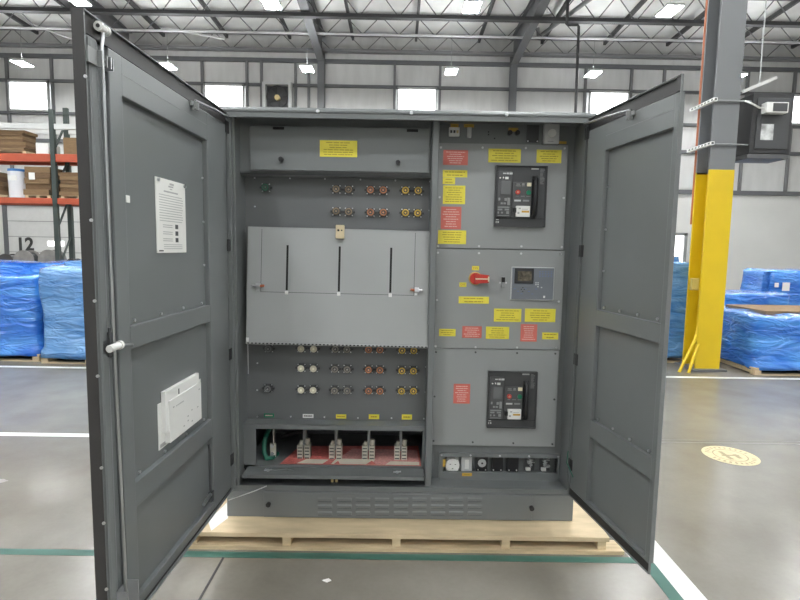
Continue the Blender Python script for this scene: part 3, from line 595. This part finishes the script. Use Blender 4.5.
m.box(-hw2, hw2, -.002, .004, -.013, 0).cyl((-hw2, .0, -.006), (hw2, .0, -.006), .0065, 10)
for k in range(48):
    x = -hw2+.01+k*W_/48.2
    m.box(x, x+.010, -.0078, -.004, -.009, -.003, 1)
m.build('piano_hinge', [PAINTF, SLOT], fl)
MB().box(gx0+.01, gx0+.028, .045, .058, gz0+.005, gz0+.035, b=.003).build('hinge_pin', WHT, fl)
MB().tube([(gx0+.02, .05, gz0+.02), (gx0+.021, .05, gz0-.17)], .0028, 6).build('pin_cord', STEEL, fl)

# --- cable entry below the connectors
m = MB()
m.box(-.893, .136, .08, PL, .588, .595, b=.002).box(-.893, .136, .08, .085, .566, .592)
m.box(-.893, -.823, .08, .09, .335, .568).box(.120, .136, .08, .09, .335, .568).box(-.893, .136, .08, .09, .335, .356)
m.box(-.893, .136, .09, 1.1, .345, .353)
m.build('cable_bay_frame', PAINT, CAB)
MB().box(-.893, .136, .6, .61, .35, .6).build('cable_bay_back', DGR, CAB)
for i, (cx, cz, w_, h_) in enumerate(D['lug']):
    if i == 0:
        MB().box(cx-.003, cx+.003, .2, .23, .40, .59).box(cx-w_/2, cx+w_/2, .185, .2, cz-h_/2, cz+h_/2, b=.002).cyl((cx-.002,.17,cz+.03), (cx-.002,.186,cz+.03), .012, 6, 1).cyl((cx-.002,.17,cz-.022), (cx-.002,.186,cz-.022), .012, 6, 1).cyl((cx+.0,.18,.545), (cx,.2,.545), .015, 10, 1).build('ground_lug', [ALU, STEEL], CAB)
        continue
    MB().box(cx-.007, cx+.007, .2, .26, .40, .59).build('bus_bar', MGR, CAB)
    lg = MB()
    for s_ in (-1, 1):
        lg.box(cx+s_*.021-.0165, cx+s_*.021+.0165, .175, .23, cz-h_/2, cz+h_/2-.006, b=.003)
        lg.cyl((cx+s_*.021, .2, cz+h_/2-.006), (cx+s_*.021+.006, .2, cz+h_/2+.016), .010, 10)
    lg.cyl((cx+.02, .19, cz+h_/2+.005), (cx+.024, .19, cz+h_/2+.032), .014, 10)
    lg = lg.build('cable_lug', ALU, CAB)
    for s_ in (-1, 1):
        for q in (-.033, -.012, .008, .027):
            MB().box(cx+s_*.021-.0125, cx+s_*.021+.0125, .173, .176, cz+q-.003, cz+q+.003).build('lug_slot', DGR2, lg)
MB().tube([(-.80, .2, .47), (-.805, .19, .43), (-.80, .17, .39), (-.78, .15, .365), (-.755, .17, .358), (-.74, .24, .358)], .014, 12).tube([(-.80, .2, .47), (-.785, .26, .52), (-.77, .35, .56)], .014, 12).build('ground_cable', GCAB, CAB)
MB().tube([(-.74, .35, .42), (-.6, .42, .45), (-.5, .5, .47), (-.3, .55, .46), (-.1, .55, .44), (.12, .52, .43)], .012, 8).tube([(-.2, .5, .5), (.0, .45, .49), (.13, .4, .47)], .012, 8).build('control_cable', BCAB, CAB)
# drop-down tray flap
tf = MB().prism([(.078, .347), (-.032, .347), (-.032, .328), (-.029, .328), (-.029, .343), (.078, .343)], 'x', -.868, .128).build('drop_flap', PAINT, CAB)
for x in (-.74, -.02):
    MB().cyl((x, .02, .347), (x, .02, .356), .008, 10).cyl((x-.022, .016, .352), (x+.02, .024, .353), .0045, 8).build('flap_screw', STEEL, tf)
MB().tube([(-.76, .03, .3535), (-.7, .02, .352), (-.64, .035, .352), (-.6, .02, .352)], .002, 6).build('chain', STEEL, tf)
for x in (-.383, -.36): MB().box(x-.007, x+.007, .02, .04, .286, .312, b=.002).build('brass_tab', BRS, CAB)
MB().box(-.893, .136, .1, .105, .272, .345).build('lower_shadow_plate', BLK, CAB)  # black sheet stands in for the shade in the gap below the flap
# red printed sheet lying on the bay floor: its own thing
m = MB().add([(-.691,.097,.3552), (.116,.097,.3552), (.112,.40,.3552), (-.63,.37,.3552), (-.691,.097,.3562), (.116,.097,.3562), (.112,.40,.3562), (-.63,.37,.3562)], [(3,2,1,0),(4,5,6,7),(0,1,5,4),(1,2,6,5),(2,3,7,6),(3,0,4,7)])
for q, mi, z in (([(-.40,.10), (.108,.10), (.10,.33), (-.30,.34)], 2, .3565), ([(-.60,.105), (-.45,.105), (-.42,.165), (-.55,.17)], 1, .3568), ([(-.40,.105), (-.17,.105), (-.15,.175), (-.38,.185)], 1, .3568), ([(-.09,.105), (.105,.105), (.108,.15), (-.06,.155)], 1, .3568), ([(-.385,.105), (-.35,.105), (-.365,.15)], 0, .357), ([(-.2,.105), (-.14,.105), (-.17,.16)], 0, .357)):
    m.add([(a, b, z) for a, b in q], [tuple(range(len(q)))], mi)
tag(m.build('printed_sheet', [SHEETR, SHEETW, mat('pale_red_print', (.68,.33,.3), .5, var=.2, vscale=70)]), 'red and white sheet lying on the floor of the cable bay under the lugs', 'printed sheet')

# --- right bay
ox, oz, ow, oh = D['outopen']; ow = .672; ox = .578
m = MB()
m.box(.170, ox-ow/2, PR+.018, PR+.024, .265, 2.274).box(ox+ow/2, .926, PR+.018, PR+.024, .265, 2.274)
m.box(ox-ow/2, ox+ow/2, PR+.018, PR+.024, oz+oh/2, 2.274).box(ox-ow/2, ox+ow/2, PR+.018, PR+.024, .265, oz-oh/2)
m.box(ox-ow/2, ox+ow/2, PR+.07, PR+.075, oz-oh/2-.02, oz+oh/2+.02)
bp = m.build('back_plate', PAINT, CAB)
mods = []
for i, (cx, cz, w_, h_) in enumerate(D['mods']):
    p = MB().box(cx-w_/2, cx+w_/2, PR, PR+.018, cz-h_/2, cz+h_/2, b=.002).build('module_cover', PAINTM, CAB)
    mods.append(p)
    for x, z in D['wscrew'][i]: screw(x, PR, z, p, STEEL if i < 2 else DGR, .0062 if i < 2 else .0055)
for i, (k, *rc) in enumerate(D['labels']):
    p = mods[0] if i < 8 else mods[1] if i < 18 else mods[2]
    if i in (8, 9):
        m = MB().box(rc[0]-rc[2]/2, rc[0]+rc[2]/2, PR-.0015, PR, rc[1]-rc[3]/2, rc[1]+rc[3]/2)
        o = m.build('switch_label', YEL, p); o['label'] = 'small yellow switch position label'
        text_mesh('lettering', 'ON' if i == 8 else 'OFF', .017, INKD, o, FRONT(rc[0], PR-.0018, rc[1]), ext=.0003)
        continue
    warn(p, k, *rc, rows={0:6,1:5,2:5,3:2,4:2,5:7,6:8,7:5,10:2,11:5,12:5,13:3,14:5,15:5,16:7,17:2,18:8}.get(i))
S = D['strip']; y = PR+.018
for k in ('o1', 'o2', 'o3', 'o4'): warn(bp, 'o', *S[k], y=y, rows=2)
def rb(nm, rc, d, mt, par, b=.003): return MB().box(rc[0]-rc[2]/2, rc[0]+rc[2]/2, y-d, y, rc[1]-rc[3]/2, rc[1]+rc[3]/2, b=b).build(nm, mt, par)
br = rb('breaker_switch', S['w1'], .02, WHT, CAB)
for k in (-1, 0, 1): MB().box(S['w1'][0]+k*.017-.005, S['w1'][0]+k*.017+.005, y-.028, y-.02, S['w1'][1]-.008, S['w1'][1]+.006, b=.001).build('toggle', DGR2 if k < 1 else BRS, br)
rb('din_block', S['w2'], .02, LGR, CAB)
for x, z in D['knobs']: MB().cyl((x, y-.02, z), (x, y, z), .0135, 14).build('push_knob', BLK, CAB)
for x, z in D['holes']: MB().cyl((x, y-.0008, z), (x, y, z), .004, 8).build('hole', SLOT, bp)
pl = rb('blank_plate', S['plate'], .006, DGR, CAB, .001)
for sx in (-1, 1):
    for sz in (-1, 1): screw(S['plate'][0]+sx*.026, y-.006, S['plate'][1]+sz*.046, pl, STEEL, .004)
th = rb('thermostat', S['thermo'], .035, LGR, CAB, .004)
x, z = D['dial']; MB().cyl((x, y-.052, z), (x, y-.035, z), .021, 24).box(x-.003, x+.003, y-.055, y-.05, z-.02, z+.02).build('dial', WHT, th)
MB().box(x-.02, x+.012, y-.0358, y-.035, z-.043, z-.04).build('print_line', MGR, th)

# circuit breakers
def breaker(rc, par, lab):
    cx, cz, w_, h_ = rc; y0 = PR-.012
    X = lambda q: cx-w_/2+(q-90)/425*w_
    Z = lambda q: cz+h_/2-(q-50)/510*h_
    def bx(m, x0, ya, x1, yb, d0, d1, mi=0, b=0): return m.box(X(x0), X(x1), y0-d1, y0-d0, Z(yb), Z(ya), mi, b)
    o = bx(MB(), 90, 50, 515, 560, -.03, 0, 0, .002)
    bx(o, 90, 50, 100, 560, 0, .012).box(X(90), X(515), y0-.012, y0, Z(54), Z(50)); bx(o, 508, 50, 515, 560, 0, .012); bx(o, 90, 553, 515, 560, 0, .012)
    o = o.build('circuit_breaker', DGR, CAB); o['label'] = lab
    bx(MB(), 232, 185, 392, 480, 0, .006, 0, .002).build('front_plate', DGR2, o)
    bx(MB(), 104, 98, 224, 476, 0, .014, 0, .002).build('trip_unit', mat('trip_unit_grey', (.075,.077,.08), .4), o)
    m = MB()
    for a in ((146,112,172,122),(176,110,196,124),(200,109,226,125)): bx(m, *a, .014, .0146)
    m.build('brand_plate', LGR, o)
    bx(MB(), 132, 182, 212, 292, .014, .017, 0, .001).build('screen', mat('breaker_screen', (.14,.145,.15), .2), o)
    m = MB()
    for a in ((165,146,192,166),(118,150,130,160),(145,146,155,160)): bx(m, *a, .014, .019, 0, .0008)
    m.build('indicator', WHT, o)
    m = MB()
    for a in ((115,320,130,342),(165,322,185,345),(190,318,212,380),(135,358,152,374),(158,358,178,374),(112,392,208,404),(112,410,150,424),(170,410,206,424),(112,434,124,452),(140,436,156,450),(184,430,206,454),(112,464,206,470)): bx(m, *a, .014, .0165, 0, .0006)
    m.build('keypad', MGR, o)
    for nm, a, mt in (('spring_indicator', (350,190,386,220), mat('ivory', (.72,.66,.48), .35)), ('closing_indicator', (310,196,330,210), MGR), ('charge_indicator', (262,200,292,206), MGR)):
        bx(MB(), *a, .006, .012, 0, .001).build(nm, mt, o)
    m = MB()
    for a in ((258,214,300,219),(308,214,334,219),(262,300,286,304),(302,300,336,304),(350,300,384,304)): bx(m, *a, .006, .0066)
    m.build('print_line', MGR, o)
    for nm, q, mt in (('open_button', (275,270), REDP), ('close_button', (366,272), GRNP)):
        MB().cyl((X(q[0]), y0-.016, Z(q[1])), (X(q[0]), y0-.006, Z(q[1])), .0125, 20).cyl((X(q[0]), y0-.018, Z(q[1])), (X(q[0]), y0-.016, Z(q[1])), .007, 14, 1).build(nm, [mt, mt if nm[0] == 'c' else mat('pale_red', (.6,.2,.15), .4)], o)
    for a in ((250,332,305,346), (322,332,374,346)): bx(MB(), *a, .006, .008).build('status_window', LGR if a[0] < 300 else MGR, o)
    c = bx(MB(), 264, 384, 380, 475, .006, .02, 0, .002)
    bx(c, 310, 424, 372, 440, .02, .0206, 1); bx(c, 284, 400, 302, 412, .02, .0206, 2); bx(c, 276, 436, 292, 452, .02, .0206, 2); bx(c, 312, 410, 360, 414, .02, .0206, 2)
    c.build('key_interlock', [WHT, ORG_, INKG], o)
    bx(MB(), 238, 402, 263, 442, .006, .03, 0, .002).build('racking_socket', BLK, o)
    m = MB(); bx(m, 392, 130, 442, 478, 0, .003, 0, .001)
    pts = [(X(417), y0-.004, Z(148)), (X(417), y0-.03, Z(160)), (X(417), y0-.032, Z(300)), (X(417), y0-.03, Z(455)), (X(417), y0-.004, Z(470))]
    m.tube(pts, .0125, 10).build('charging_handle', BLK, o)
    bx(MB(), 385, 67, 446, 79, 0, .001).build('white_name_strip', LGR, o)
    m = MB()
    for k in range(12): bx(m, 460, 72+k*11, 460+random.choice((22,30,36)), 76+k*11, 0, .0008)
    m.build('rating_text', MGR, o)
    bx(MB(), 100, 486, 508, 492, 0, .002).build('lower_seam', BLK, o)
    m = MB()
    for a in ((104,498,128,504),(102,512,110,530),(118,514,130,528)): bx(m, *a, 0, .0008)
    m.build('corner_print', LGR, o)
breaker(D['brk'][0], mods[0], 'upper dark circuit breaker with red and green buttons')
breaker(D['brk'][1], mods[2], 'lower dark circuit breaker with red and green buttons')

# genset controller with screen
cx, cz, w_, h_ = D['ctl']
ct = MB().box(cx-w_/2, cx+w_/2, PR-.012, PR, cz-h_/2, cz+h_/2, b=.003).build('controller', LGR, CAB); ct['label'] = 'controller with a small screen and keypad'
MB().box(cx-w_/2+.005, cx+w_/2-.005, PR-.0135, PR-.011, cz-h_/2+.005, cz+h_/2-.005).build('keypad', MEMB, ct)
lx, lz, lw, lh = D['lcd']
MB().box(lx-lw/2, lx+lw/2, PR-.018, PR-.013, lz-lh/2, lz+lh/2, b=.002).build('screen_bezel', BLK, ct)
MB().box(lx-lw*.34, lx+lw*.38, PR-.0186, PR-.018, lz-lh*.32, lz+lh*.3).build('screen', GLS, ct)
for a, b in ((-.062,-.032),(-.046,-.032),(-.054,-.022),(-.054,-.044),(.018,-.004),(.03,-.004),(.03,.006),(.03,-.016),(.018,.006),(.05,-.02)):
    MB().box(cx+a-.0035, cx+a+.0035, PR-.0155, PR-.0135, cz+b-.003, cz+b+.003, b=.0006).build('key', DGR if a < 0 else LGR, ct)
m = MB()
for i in range(5):
    for j in range(4): m.box(cx+.034+i*.016, cx+.042+i*.016, PR-.0142, PR-.0135, cz+.045+j*.009-.005, cz+.047+j*.009-.005)
for i in range(7): m.box(cx-.105+i*.02, cx-.094+i*.02, PR-.0142, PR-.0135, cz-.03-(i % 3)*.014, cz-.028-(i % 3)*.014)
m.build('blue_print', mat('blue_ink', (.10,.18,.42), .5), ct)
MB().box(cx+.062, cx+.072, PR-.016, PR-.0135, cz-.078, cz-.066).build('port_cover', WHT, ct)
# rotary disconnect
x, z = D['rot']; xe = D['rotend'][0]
ro = MB().cyl((x, PR-.012, z), (x, PR, z), .037, 32).build('disconnect_switch', mat('yellow_ring', (.70,.55,.2), .4), CAB); ro['label'] = 'red rotary disconnect handle on a yellow ring'
MB().cyl((x, PR-.03, z), (x, PR-.012, z), .032, 32).prism([(x-.006, z-.026), (xe-.002, z-.021), (xe+.002, z-.015), (xe+.002, z+.016), (xe-.002, z+.021), (x-.006, z+.028)], 'y', PR-.05, PR-.028).build('handle', REDP, ro)
MB().box(x-.006, xe+.001, PR-.0515, PR-.05, z-.003, z+.003).box(xe-.006, xe+.0015, PR-.0515, PR-.05, z-.014, z+.014).build('pointer', mat('ivory', (.7,.62,.45), .4), ro)
kx, kz, kw, kh = D['key']
ko = MB().box(kx-.011, kx+.011, PR-.008, PR, kz-kh/2, kz+kh/2, b=.002).build('key_latch', MGR, CAB)
MB().box(kx-.009, kx+.009, PR-.01, PR-.008, kz+.002, kz+kh/2-.003).build('latch_window', SLOT, ko)
for s_ in (-1, 1): screw(kx+s_*.0175, PR, kz-.002, ko, STEEL, .005)

# outlet row
wx, wz, ww, wh = D['outwin']; ww = .70; wx = .572
y = PR
m = MB()
x0, x1, z0, z1 = wx-ww/2, wx+ww/2, wz-wh/2, wz+wh/2; a0, a1, b0, b1 = ox-ow/2+.002, ox+ow/2-.002, oz-oh/2+.002, oz+oh/2-.002
x1 = min(x1, .922); a1 = min(a1, .91)
m.box(x0, a0, y, y+.018, z0, z1).box(a1, x1, y, y+.018, z0, z1).box(a0, a1, y, y+.018, b1, z1).box(a0, a1, y, y+.018, z0, b0)
m.box(x0, x1, y-.006, y, z0, z0+.02)
ob = m.build('outlet_bezel', PAINT, CAB)
for i in range(5):
    xx = x0+.012+i*(x1-x0-.024)/4
    screw(xx, y, z1-.012, ob, STEEL, .0055); screw(xx, y-.006, z0+.01, ob, STEEL, .0055)
yb = PR+.07
for i, (cx, cz, w_, h_) in enumerate(D['outs']):
    bx = lambda d0, d1, s=1., mi=0, m=None, b=.002: (m or MB()).box(cx-w_/2*s, cx+w_/2*s, yb-d1, yb-d0, cz-h_/2*s, cz+h_/2*s, mi, b)
    if i == 0:
        o = MB().cyl((cx, yb-.05, cz), (cx, yb, cz), .040, 28).box(cx-.036, cx+.036, yb-.03, yb, cz-.042, cz+.042, b=.004).cyl((cx, yb-.054, cz), (cx, yb-.05, cz), .033, 28).build('twist_lock_outlet', WHT, CAB)
        m = MB()
        for k in range(3):
            a = k*2.094+.5; m.box(cx+.017*math.cos(a)-.004, cx+.017*math.cos(a)+.004, yb-.055, yb-.054, cz+.017*math.sin(a)-.002, cz+.017*math.sin(a)+.002)
        m.build('pin_slot', DGR, o)
    elif i == 1:
        o = bx(0, .03).build('duplex_outlet', LGR, CAB)
        MB().box(cx-.012, cx+.012, yb-.033, yb-.03, cz-.028, cz+.028, b=.001).build('socket_face', WHT, o)
    elif i == 2:
        o = bx(0, .03).build('hour_meter', BLK, CAB)
        MB().cyl((cx, yb-.036, cz+.008), (cx, yb-.03, cz+.008), .024, 24).build('round_socket', LGR, o)
        MB().cyl((cx, yb-.038, cz+.008), (cx, yb-.036, cz+.008), .006, 12).build('socket_centre', DGR, o)
        for s_ in (-1, 1): screw(cx+s_*.022, yb-.03, cz-.033, o, WHT, .004)
    elif i in (3, 4):
        o = bx(0, .03).build('blank_cover', BLK, CAB)
        for s_ in (-1, 1): screw(cx+s_*.022, yb-.03, cz-.033, o, WHT, .004)
    else:
        o = bx(0, .012).build('terminal_plate', DGR2, CAB)
        m = MB()
        for k in range(9): m.box(cx+random.uniform(-.024,.012), cx+random.uniform(.0,.026), yb-.03-random.uniform(0,.012), yb-.012, cz+k*.0065-.012, cz+k*.0065-.007, b=.001)
        m.build('terminal_block', CLEAR, o)
        MB().box(cx-.022, cx+.004, yb-.032, yb-.012, cz-.036, cz-.02).build('white_tag', WHT, o)
for rc in D['oy']: warn(ob, 'o', *rc, y=y, rows=1)

# ------------------------------------------------------------------ doors
def door(left):
    d_ = CAMP['dl'] if left else CAMP['dr']; h = CAMP['hl'] if left else CAMP['hr']
    U = .0+(1.152 if left else .7072); T = .036 if left else .03; zt, zb = 2.26-Z0, .278-Z0; q = 1 if left else -1
    z_ = lambda v: v-Z0
    # local: x = along the door from its hinge, y = q * inward normal, z = height above the plinth foot
    NB = lambda: MB(Matrix.Diagonal((1, q, 1, 1)) @ Matrix.Translation((0, 0 if left else -.018, 0)))
    m = NB()
    if left: m.box(0, U, 0, .004, zb, zt).box(0, U, 0, T, zt-.004, zt).box(0, U, 0, T, zb, zb+.004).box(U-.004, U, 0, T, zb, zt).box(0, .004, 0, T, zb, zt)
    else:   # the closing edge of this leaf is a chamfered fold
        sec = [(0, 0), (U-.05, 0), (U, T-.009), (U, T), (U-.004, T), (U-.004, T-.007), (U-.052, .004), (0, .004)]
        m.prism(sec, 'z', zb, zt).box(0, .004, 0, T, zb, zt)
        for a in (zb, zt-.004): m.prism([(0, 0), (U-.05, 0), (U, T-.009), (U, T), (0, T)], 'z', a, a+.004)
    if left: uh, uf, ue = .262, .955, 1.03
    else: uh, uf, ue = .19, .672, .70
    e0 = .016
    f0, f1 = zb+(.02 if left else .04), zt-.062
    P = [(z_(1.311), z_(2.072)), (z_(.757), z_(1.232)), (z_(.335), z_(.668))]
    n0, n1 = .004, (.031 if left else .027); rc = .008 if left else .006
    m.box(e0, uh, n0, n1, f0, f1, b=.004).box(uf, ue, n0, n1, f0, f1, b=.004)
    m.box(uh-.003, uf+.003, n0, n1-.0005, P[0][1], f1, b=.003).box(uh-.003, uf+.003, n0, n1-.0005, P[1][1], P[0][0], b=.003).box(uh-.003, uf+.003, n0, n1-.0005, P[2][1], P[1][0], b=.003).box(uh-.003, uf+.003, n0, n1-.0005, f0, P[2][0], b=.003)
    for a, b in P: m.box(uh-.002, uf+.002, n0, rc, a-.002, b+.002)
    if left:
        m.box(1.03, 1.085, n0, .012, f0, f1).box(1.083, 1.132, n0, .034, f0, f1, b=.01)
    o = m.build('cabinet_door', PAINT, CAB, local=True)
    o.location = (h[0], h[1]-.6, 0); o.rotation_euler = (0, 0, math.atan2(d_[1], d_[0]))
    o['label'] = 'wide left door, opened towards the viewer' if left else 'narrow right door, opened towards the viewer'
    g = NB()
    g.box(.01, U-(.006 if left else .03), .004, T-.01, zt-.058, zt-.005)
    if left: g.box(1.135, U-.005, .004, .024, zb+.01, zt-.01).box(U, U+.002, 0, T, zb, zt)
    else: g.box(.004, .016, .004, T-.01, zb+.01, zt-.01)
    g.box(.01, U-(.006 if left else .03), .004, T-(.01 if left else .003), zb+.005, zb+(.02 if left else .038))
    if not left: g.box(U-.03, U-.005, .02, T-.003, zb+.005, zb+.038).box(U-.03, U-.005, .02, T-.003, zt-.058, zt-.005)
    g.build('edge_gasket', GASK, o, local=True)
    def part(mb, nm, mt): return mb.build(nm, mt, o, local=True)
    for z in (2.188, 1.595, 1.025, .45):
        part(NB().cyl((-.012, T-.018, z_(z)-.035), (-.012, T-.018, z_(z)+.035), .009, 10).box(-.01, .03, T-.004, T, z_(z)-.03, z_(z)+.03, 0), 'hinge', BLK)
    # stay wire clip and wire under the top edge
    uc = .42 if left else .40
    part(NB().box(uc-.02, uc+.02, n1, n1+.012, z_(2.18), z_(2.2), b=.002).box(uc-.004, uc+.004, n1, n1+.03, z_(2.165), z_(2.2)).cyl((uc-.016, n1+.016, z_(2.17)), (uc+.016, n1+.016, z_(2.17)), .006, 8), 'stay_clip', MGR)
    part(NB().tube([(.0, n1+.015, z_(2.235)), (uc*.5, n1+.02, z_(2.222)), (uc, n1+.016, z_(2.205))], .005, 6), 'stay_wire', STEEL)
    part(NB().box(uh, uf, n1-.001, n1+.0004, z_(2.14), z_(2.1415)), 'fold_line', MGR)
    for i in range(4):
        u_ = uh+(uf-uh)*(.07+.28*i)
        part(NB().cyl((u_, rc, z_(1.325)), (u_, rc+.006, z_(1.325)), .006, 8), 'screw', STEEL)
        part(NB().cyl((u_, rc, z_(.77)), (u_, rc+.006, z_(.77)), .006, 8), 'screw', STEEL)
    for z in (1.9, 1.7, 1.5):
        part(NB().cyl((uh+.012, rc, z_(z)), (uh+.012, rc+.006, z_(z)), .005, 8), 'screw', STEEL)
    if left:
        for z in (2.07, 1.66, 1.42, 1.19, .9, .72, .5): part(NB().cyl((U+.002, .036, z_(z)), (U+.006, .036, z_(z)), .005, 8), 'screw', STEEL)
        part(NB().tube([(1.062, .05, z_(.36)), (1.066, .046, z_(.44)), (1.078, .044, z_(1.29)), (1.083, .044, z_(2.10)), (1.083, .044, z_(2.18)), (1.075, .044, z_(2.222))], .0055, 10), 'latch_rod', CHR)
        part(NB().cyl((1.09, .04, z_(2.236)), (1.05, .04, z_(2.236)), .010, 16).cyl((1.092, .04, z_(2.236)), (1.081, .04, z_(2.236)), .0142, 20).cyl((1.058, .04, z_(2.236)), (1.047, .04, z_(2.236)), .0142, 20), 'roller', WHT)
        part(NB().cyl((1.0935, .04, z_(2.236)), (1.092, .04, z_(2.236)), .006, 12), 'roller_pin', DGR)
        part(NB().box(1.10, 1.148, .031, .042, z_(2.115), z_(2.16)).box(1.10, 1.104, .031, .056, z_(2.115), z_(2.16)).box(1.075, 1.079, .031, .056, z_(2.12), z_(2.155)), 'rod_bracket', MGR)
        part(NB().box(1.065, 1.068, .031, .062, z_(2.12), z_(2.155)).cyl((1.079, .046, z_(2.128)), (1.07, .046, z_(2.128)), .006, 8).cyl((1.079, .046, z_(2.144)), (1.07, .046, z_(2.144)), .006, 8).box(1.045, 1.048, .031, .056, z_(2.12), z_(2.155)), 'guide_plate', STEEL)
        part(NB().box(1.075, 1.12, .031, .034, z_(1.25), z_(1.29)).box(1.086, 1.097, .031, .045, z_(1.235), z_(1.315), b=.002).cyl((1.10, .045, z_(1.30)), (1.10, .045, z_(1.33)), .005, 8), 'rod_cam', DGR)
        part(NB().cyl((1.055, .05, z_(1.268)), (1.118, .052, z_(1.266)), .0115, 16).cyl((1.052, .05, z_(1.268)), (1.064, .05, z_(1.268)), .0145, 16), 'handle_roller', WHT)
        part(NB().tube([(1.06, .05, z_(1.268)), (.957, .036, z_(1.25))], .0045, 8), 'lever_pin', STEEL)
        part(NB().box(1.03, 1.10, .031, .035, z_(.37), z_(.45)).box(1.03, 1.034, .031, .07, z_(.37), z_(.45)).box(1.095, 1.099, .031, .07, z_(.37), z_(.45)), 'lower_bracket', mat('clear_bracket', (.42,.43,.44), .3, .5))
        # laminated sheet, tag, document pocket
        m = NB(); m.box(.461, .714, .008, .011, z_(1.56), z_(1.848), 0)
        def line(ua, ub, z, t=.004, mi=1): m.box(ua, ub, .011, .0116, z_(z)-t/2, z_(z)+t/2, mi)
        for z, a, b, t in ((1.832,.565,.60,.008),(1.822,.57,.61,.006),(1.812,.58,.60,.004),(1.80,.53,.65,.006)): line(a, b, z, t)
        for z in (1.785,1.775,1.765,1.755,1.745,1.735,1.725,1.715,1.705,1.695,1.685): line(.485+random.uniform(0,.012), .69, z, .0028)
        for k in range(3):
            zc = 1.665-k*.027; line(.535, .56, zc, .018, 2)
            for j in range(2): line(.585, .665, zc+.004-j*.008, .003)
        for z in (1.592,1.584,1.576): line(.5, .66, z, .0025)
        line(.665, .70, 1.568, .005, 2)
        part(m, 'instruction_sheet', [PAP, INKG, DGR])
        for u_ in (.47, .70): part(NB().cyl((u_, .011, z_(1.838)), (u_, .02, z_(1.836)), .006, 8), 'sheet_screw', STEEL)
        part(NB().box(.895, .917, .008, .0105, z_(1.733), z_(1.757)), 'white_tag', PAP)
        m = NB(); m.box(.34, .745, .008, .010, z_(.79), z_(.975)).box(.388, .695, .010, .032, z_(.802), z_(.974), b=.002)
        for a, b in ((.41,.945),(.43,.87),(.49,.875),(.53,.86),(.53,.84),(.49,.825),(.57,.83),(.66,.94)): m.box(a-.006, a+.006, .032, .0326, z_(b)-.003, z_(b)+.002, 1)
        for i in range(6): m.box(.63-i*.012, .638-i*.012, .032, .0326, z_(.935), z_(.94), 1)
        m.box(.69, .735, .010, .0106, z_(.795), z_(.81), 1)
        pk = part(m, 'document_pocket', [WHT, INKG])
        part(NB().box(.40, .72, .0105, .028, z_(.85), z_(1.018), b=.002).box(.6, .606, .028, .0295, z_(.978), z_(1.0), 1), 'document_folder', [WHT, DGR])
        part(NB().tube([(.325, .036, z_(.655)), (.32, .038, z_(.62)), (.318, .038, z_(.42))], .006, 8).box(.305, .33, .03, .05, z_(.37), z_(.42), b=.003), 'door_stay', DGR)
        part(NB().cyl((.33, .042, z_(.41)), (.42, .045, z_(.405)), .008, 10), 'stay_pin', STEEL)
    else:
        part(NB().tube([(.0, .04, z_(.52)), (.03, .06, z_(.47)), (.06, .035, z_(.40))], .003, 6), 'ground_strap', GCAB)
    return o
door(True); door(False)
MB().tube([(-.93, -.03, .40), (-.955, -.06, .33), (-.95, -.09, .27), (-.985, -.11, .20)], .005, 6).tube([(-.74, -.012, .275), (-.80, -.05, .262), (-.93, -.08, .225)], .003, 6).build('ground_strap', STEEL, CAB)
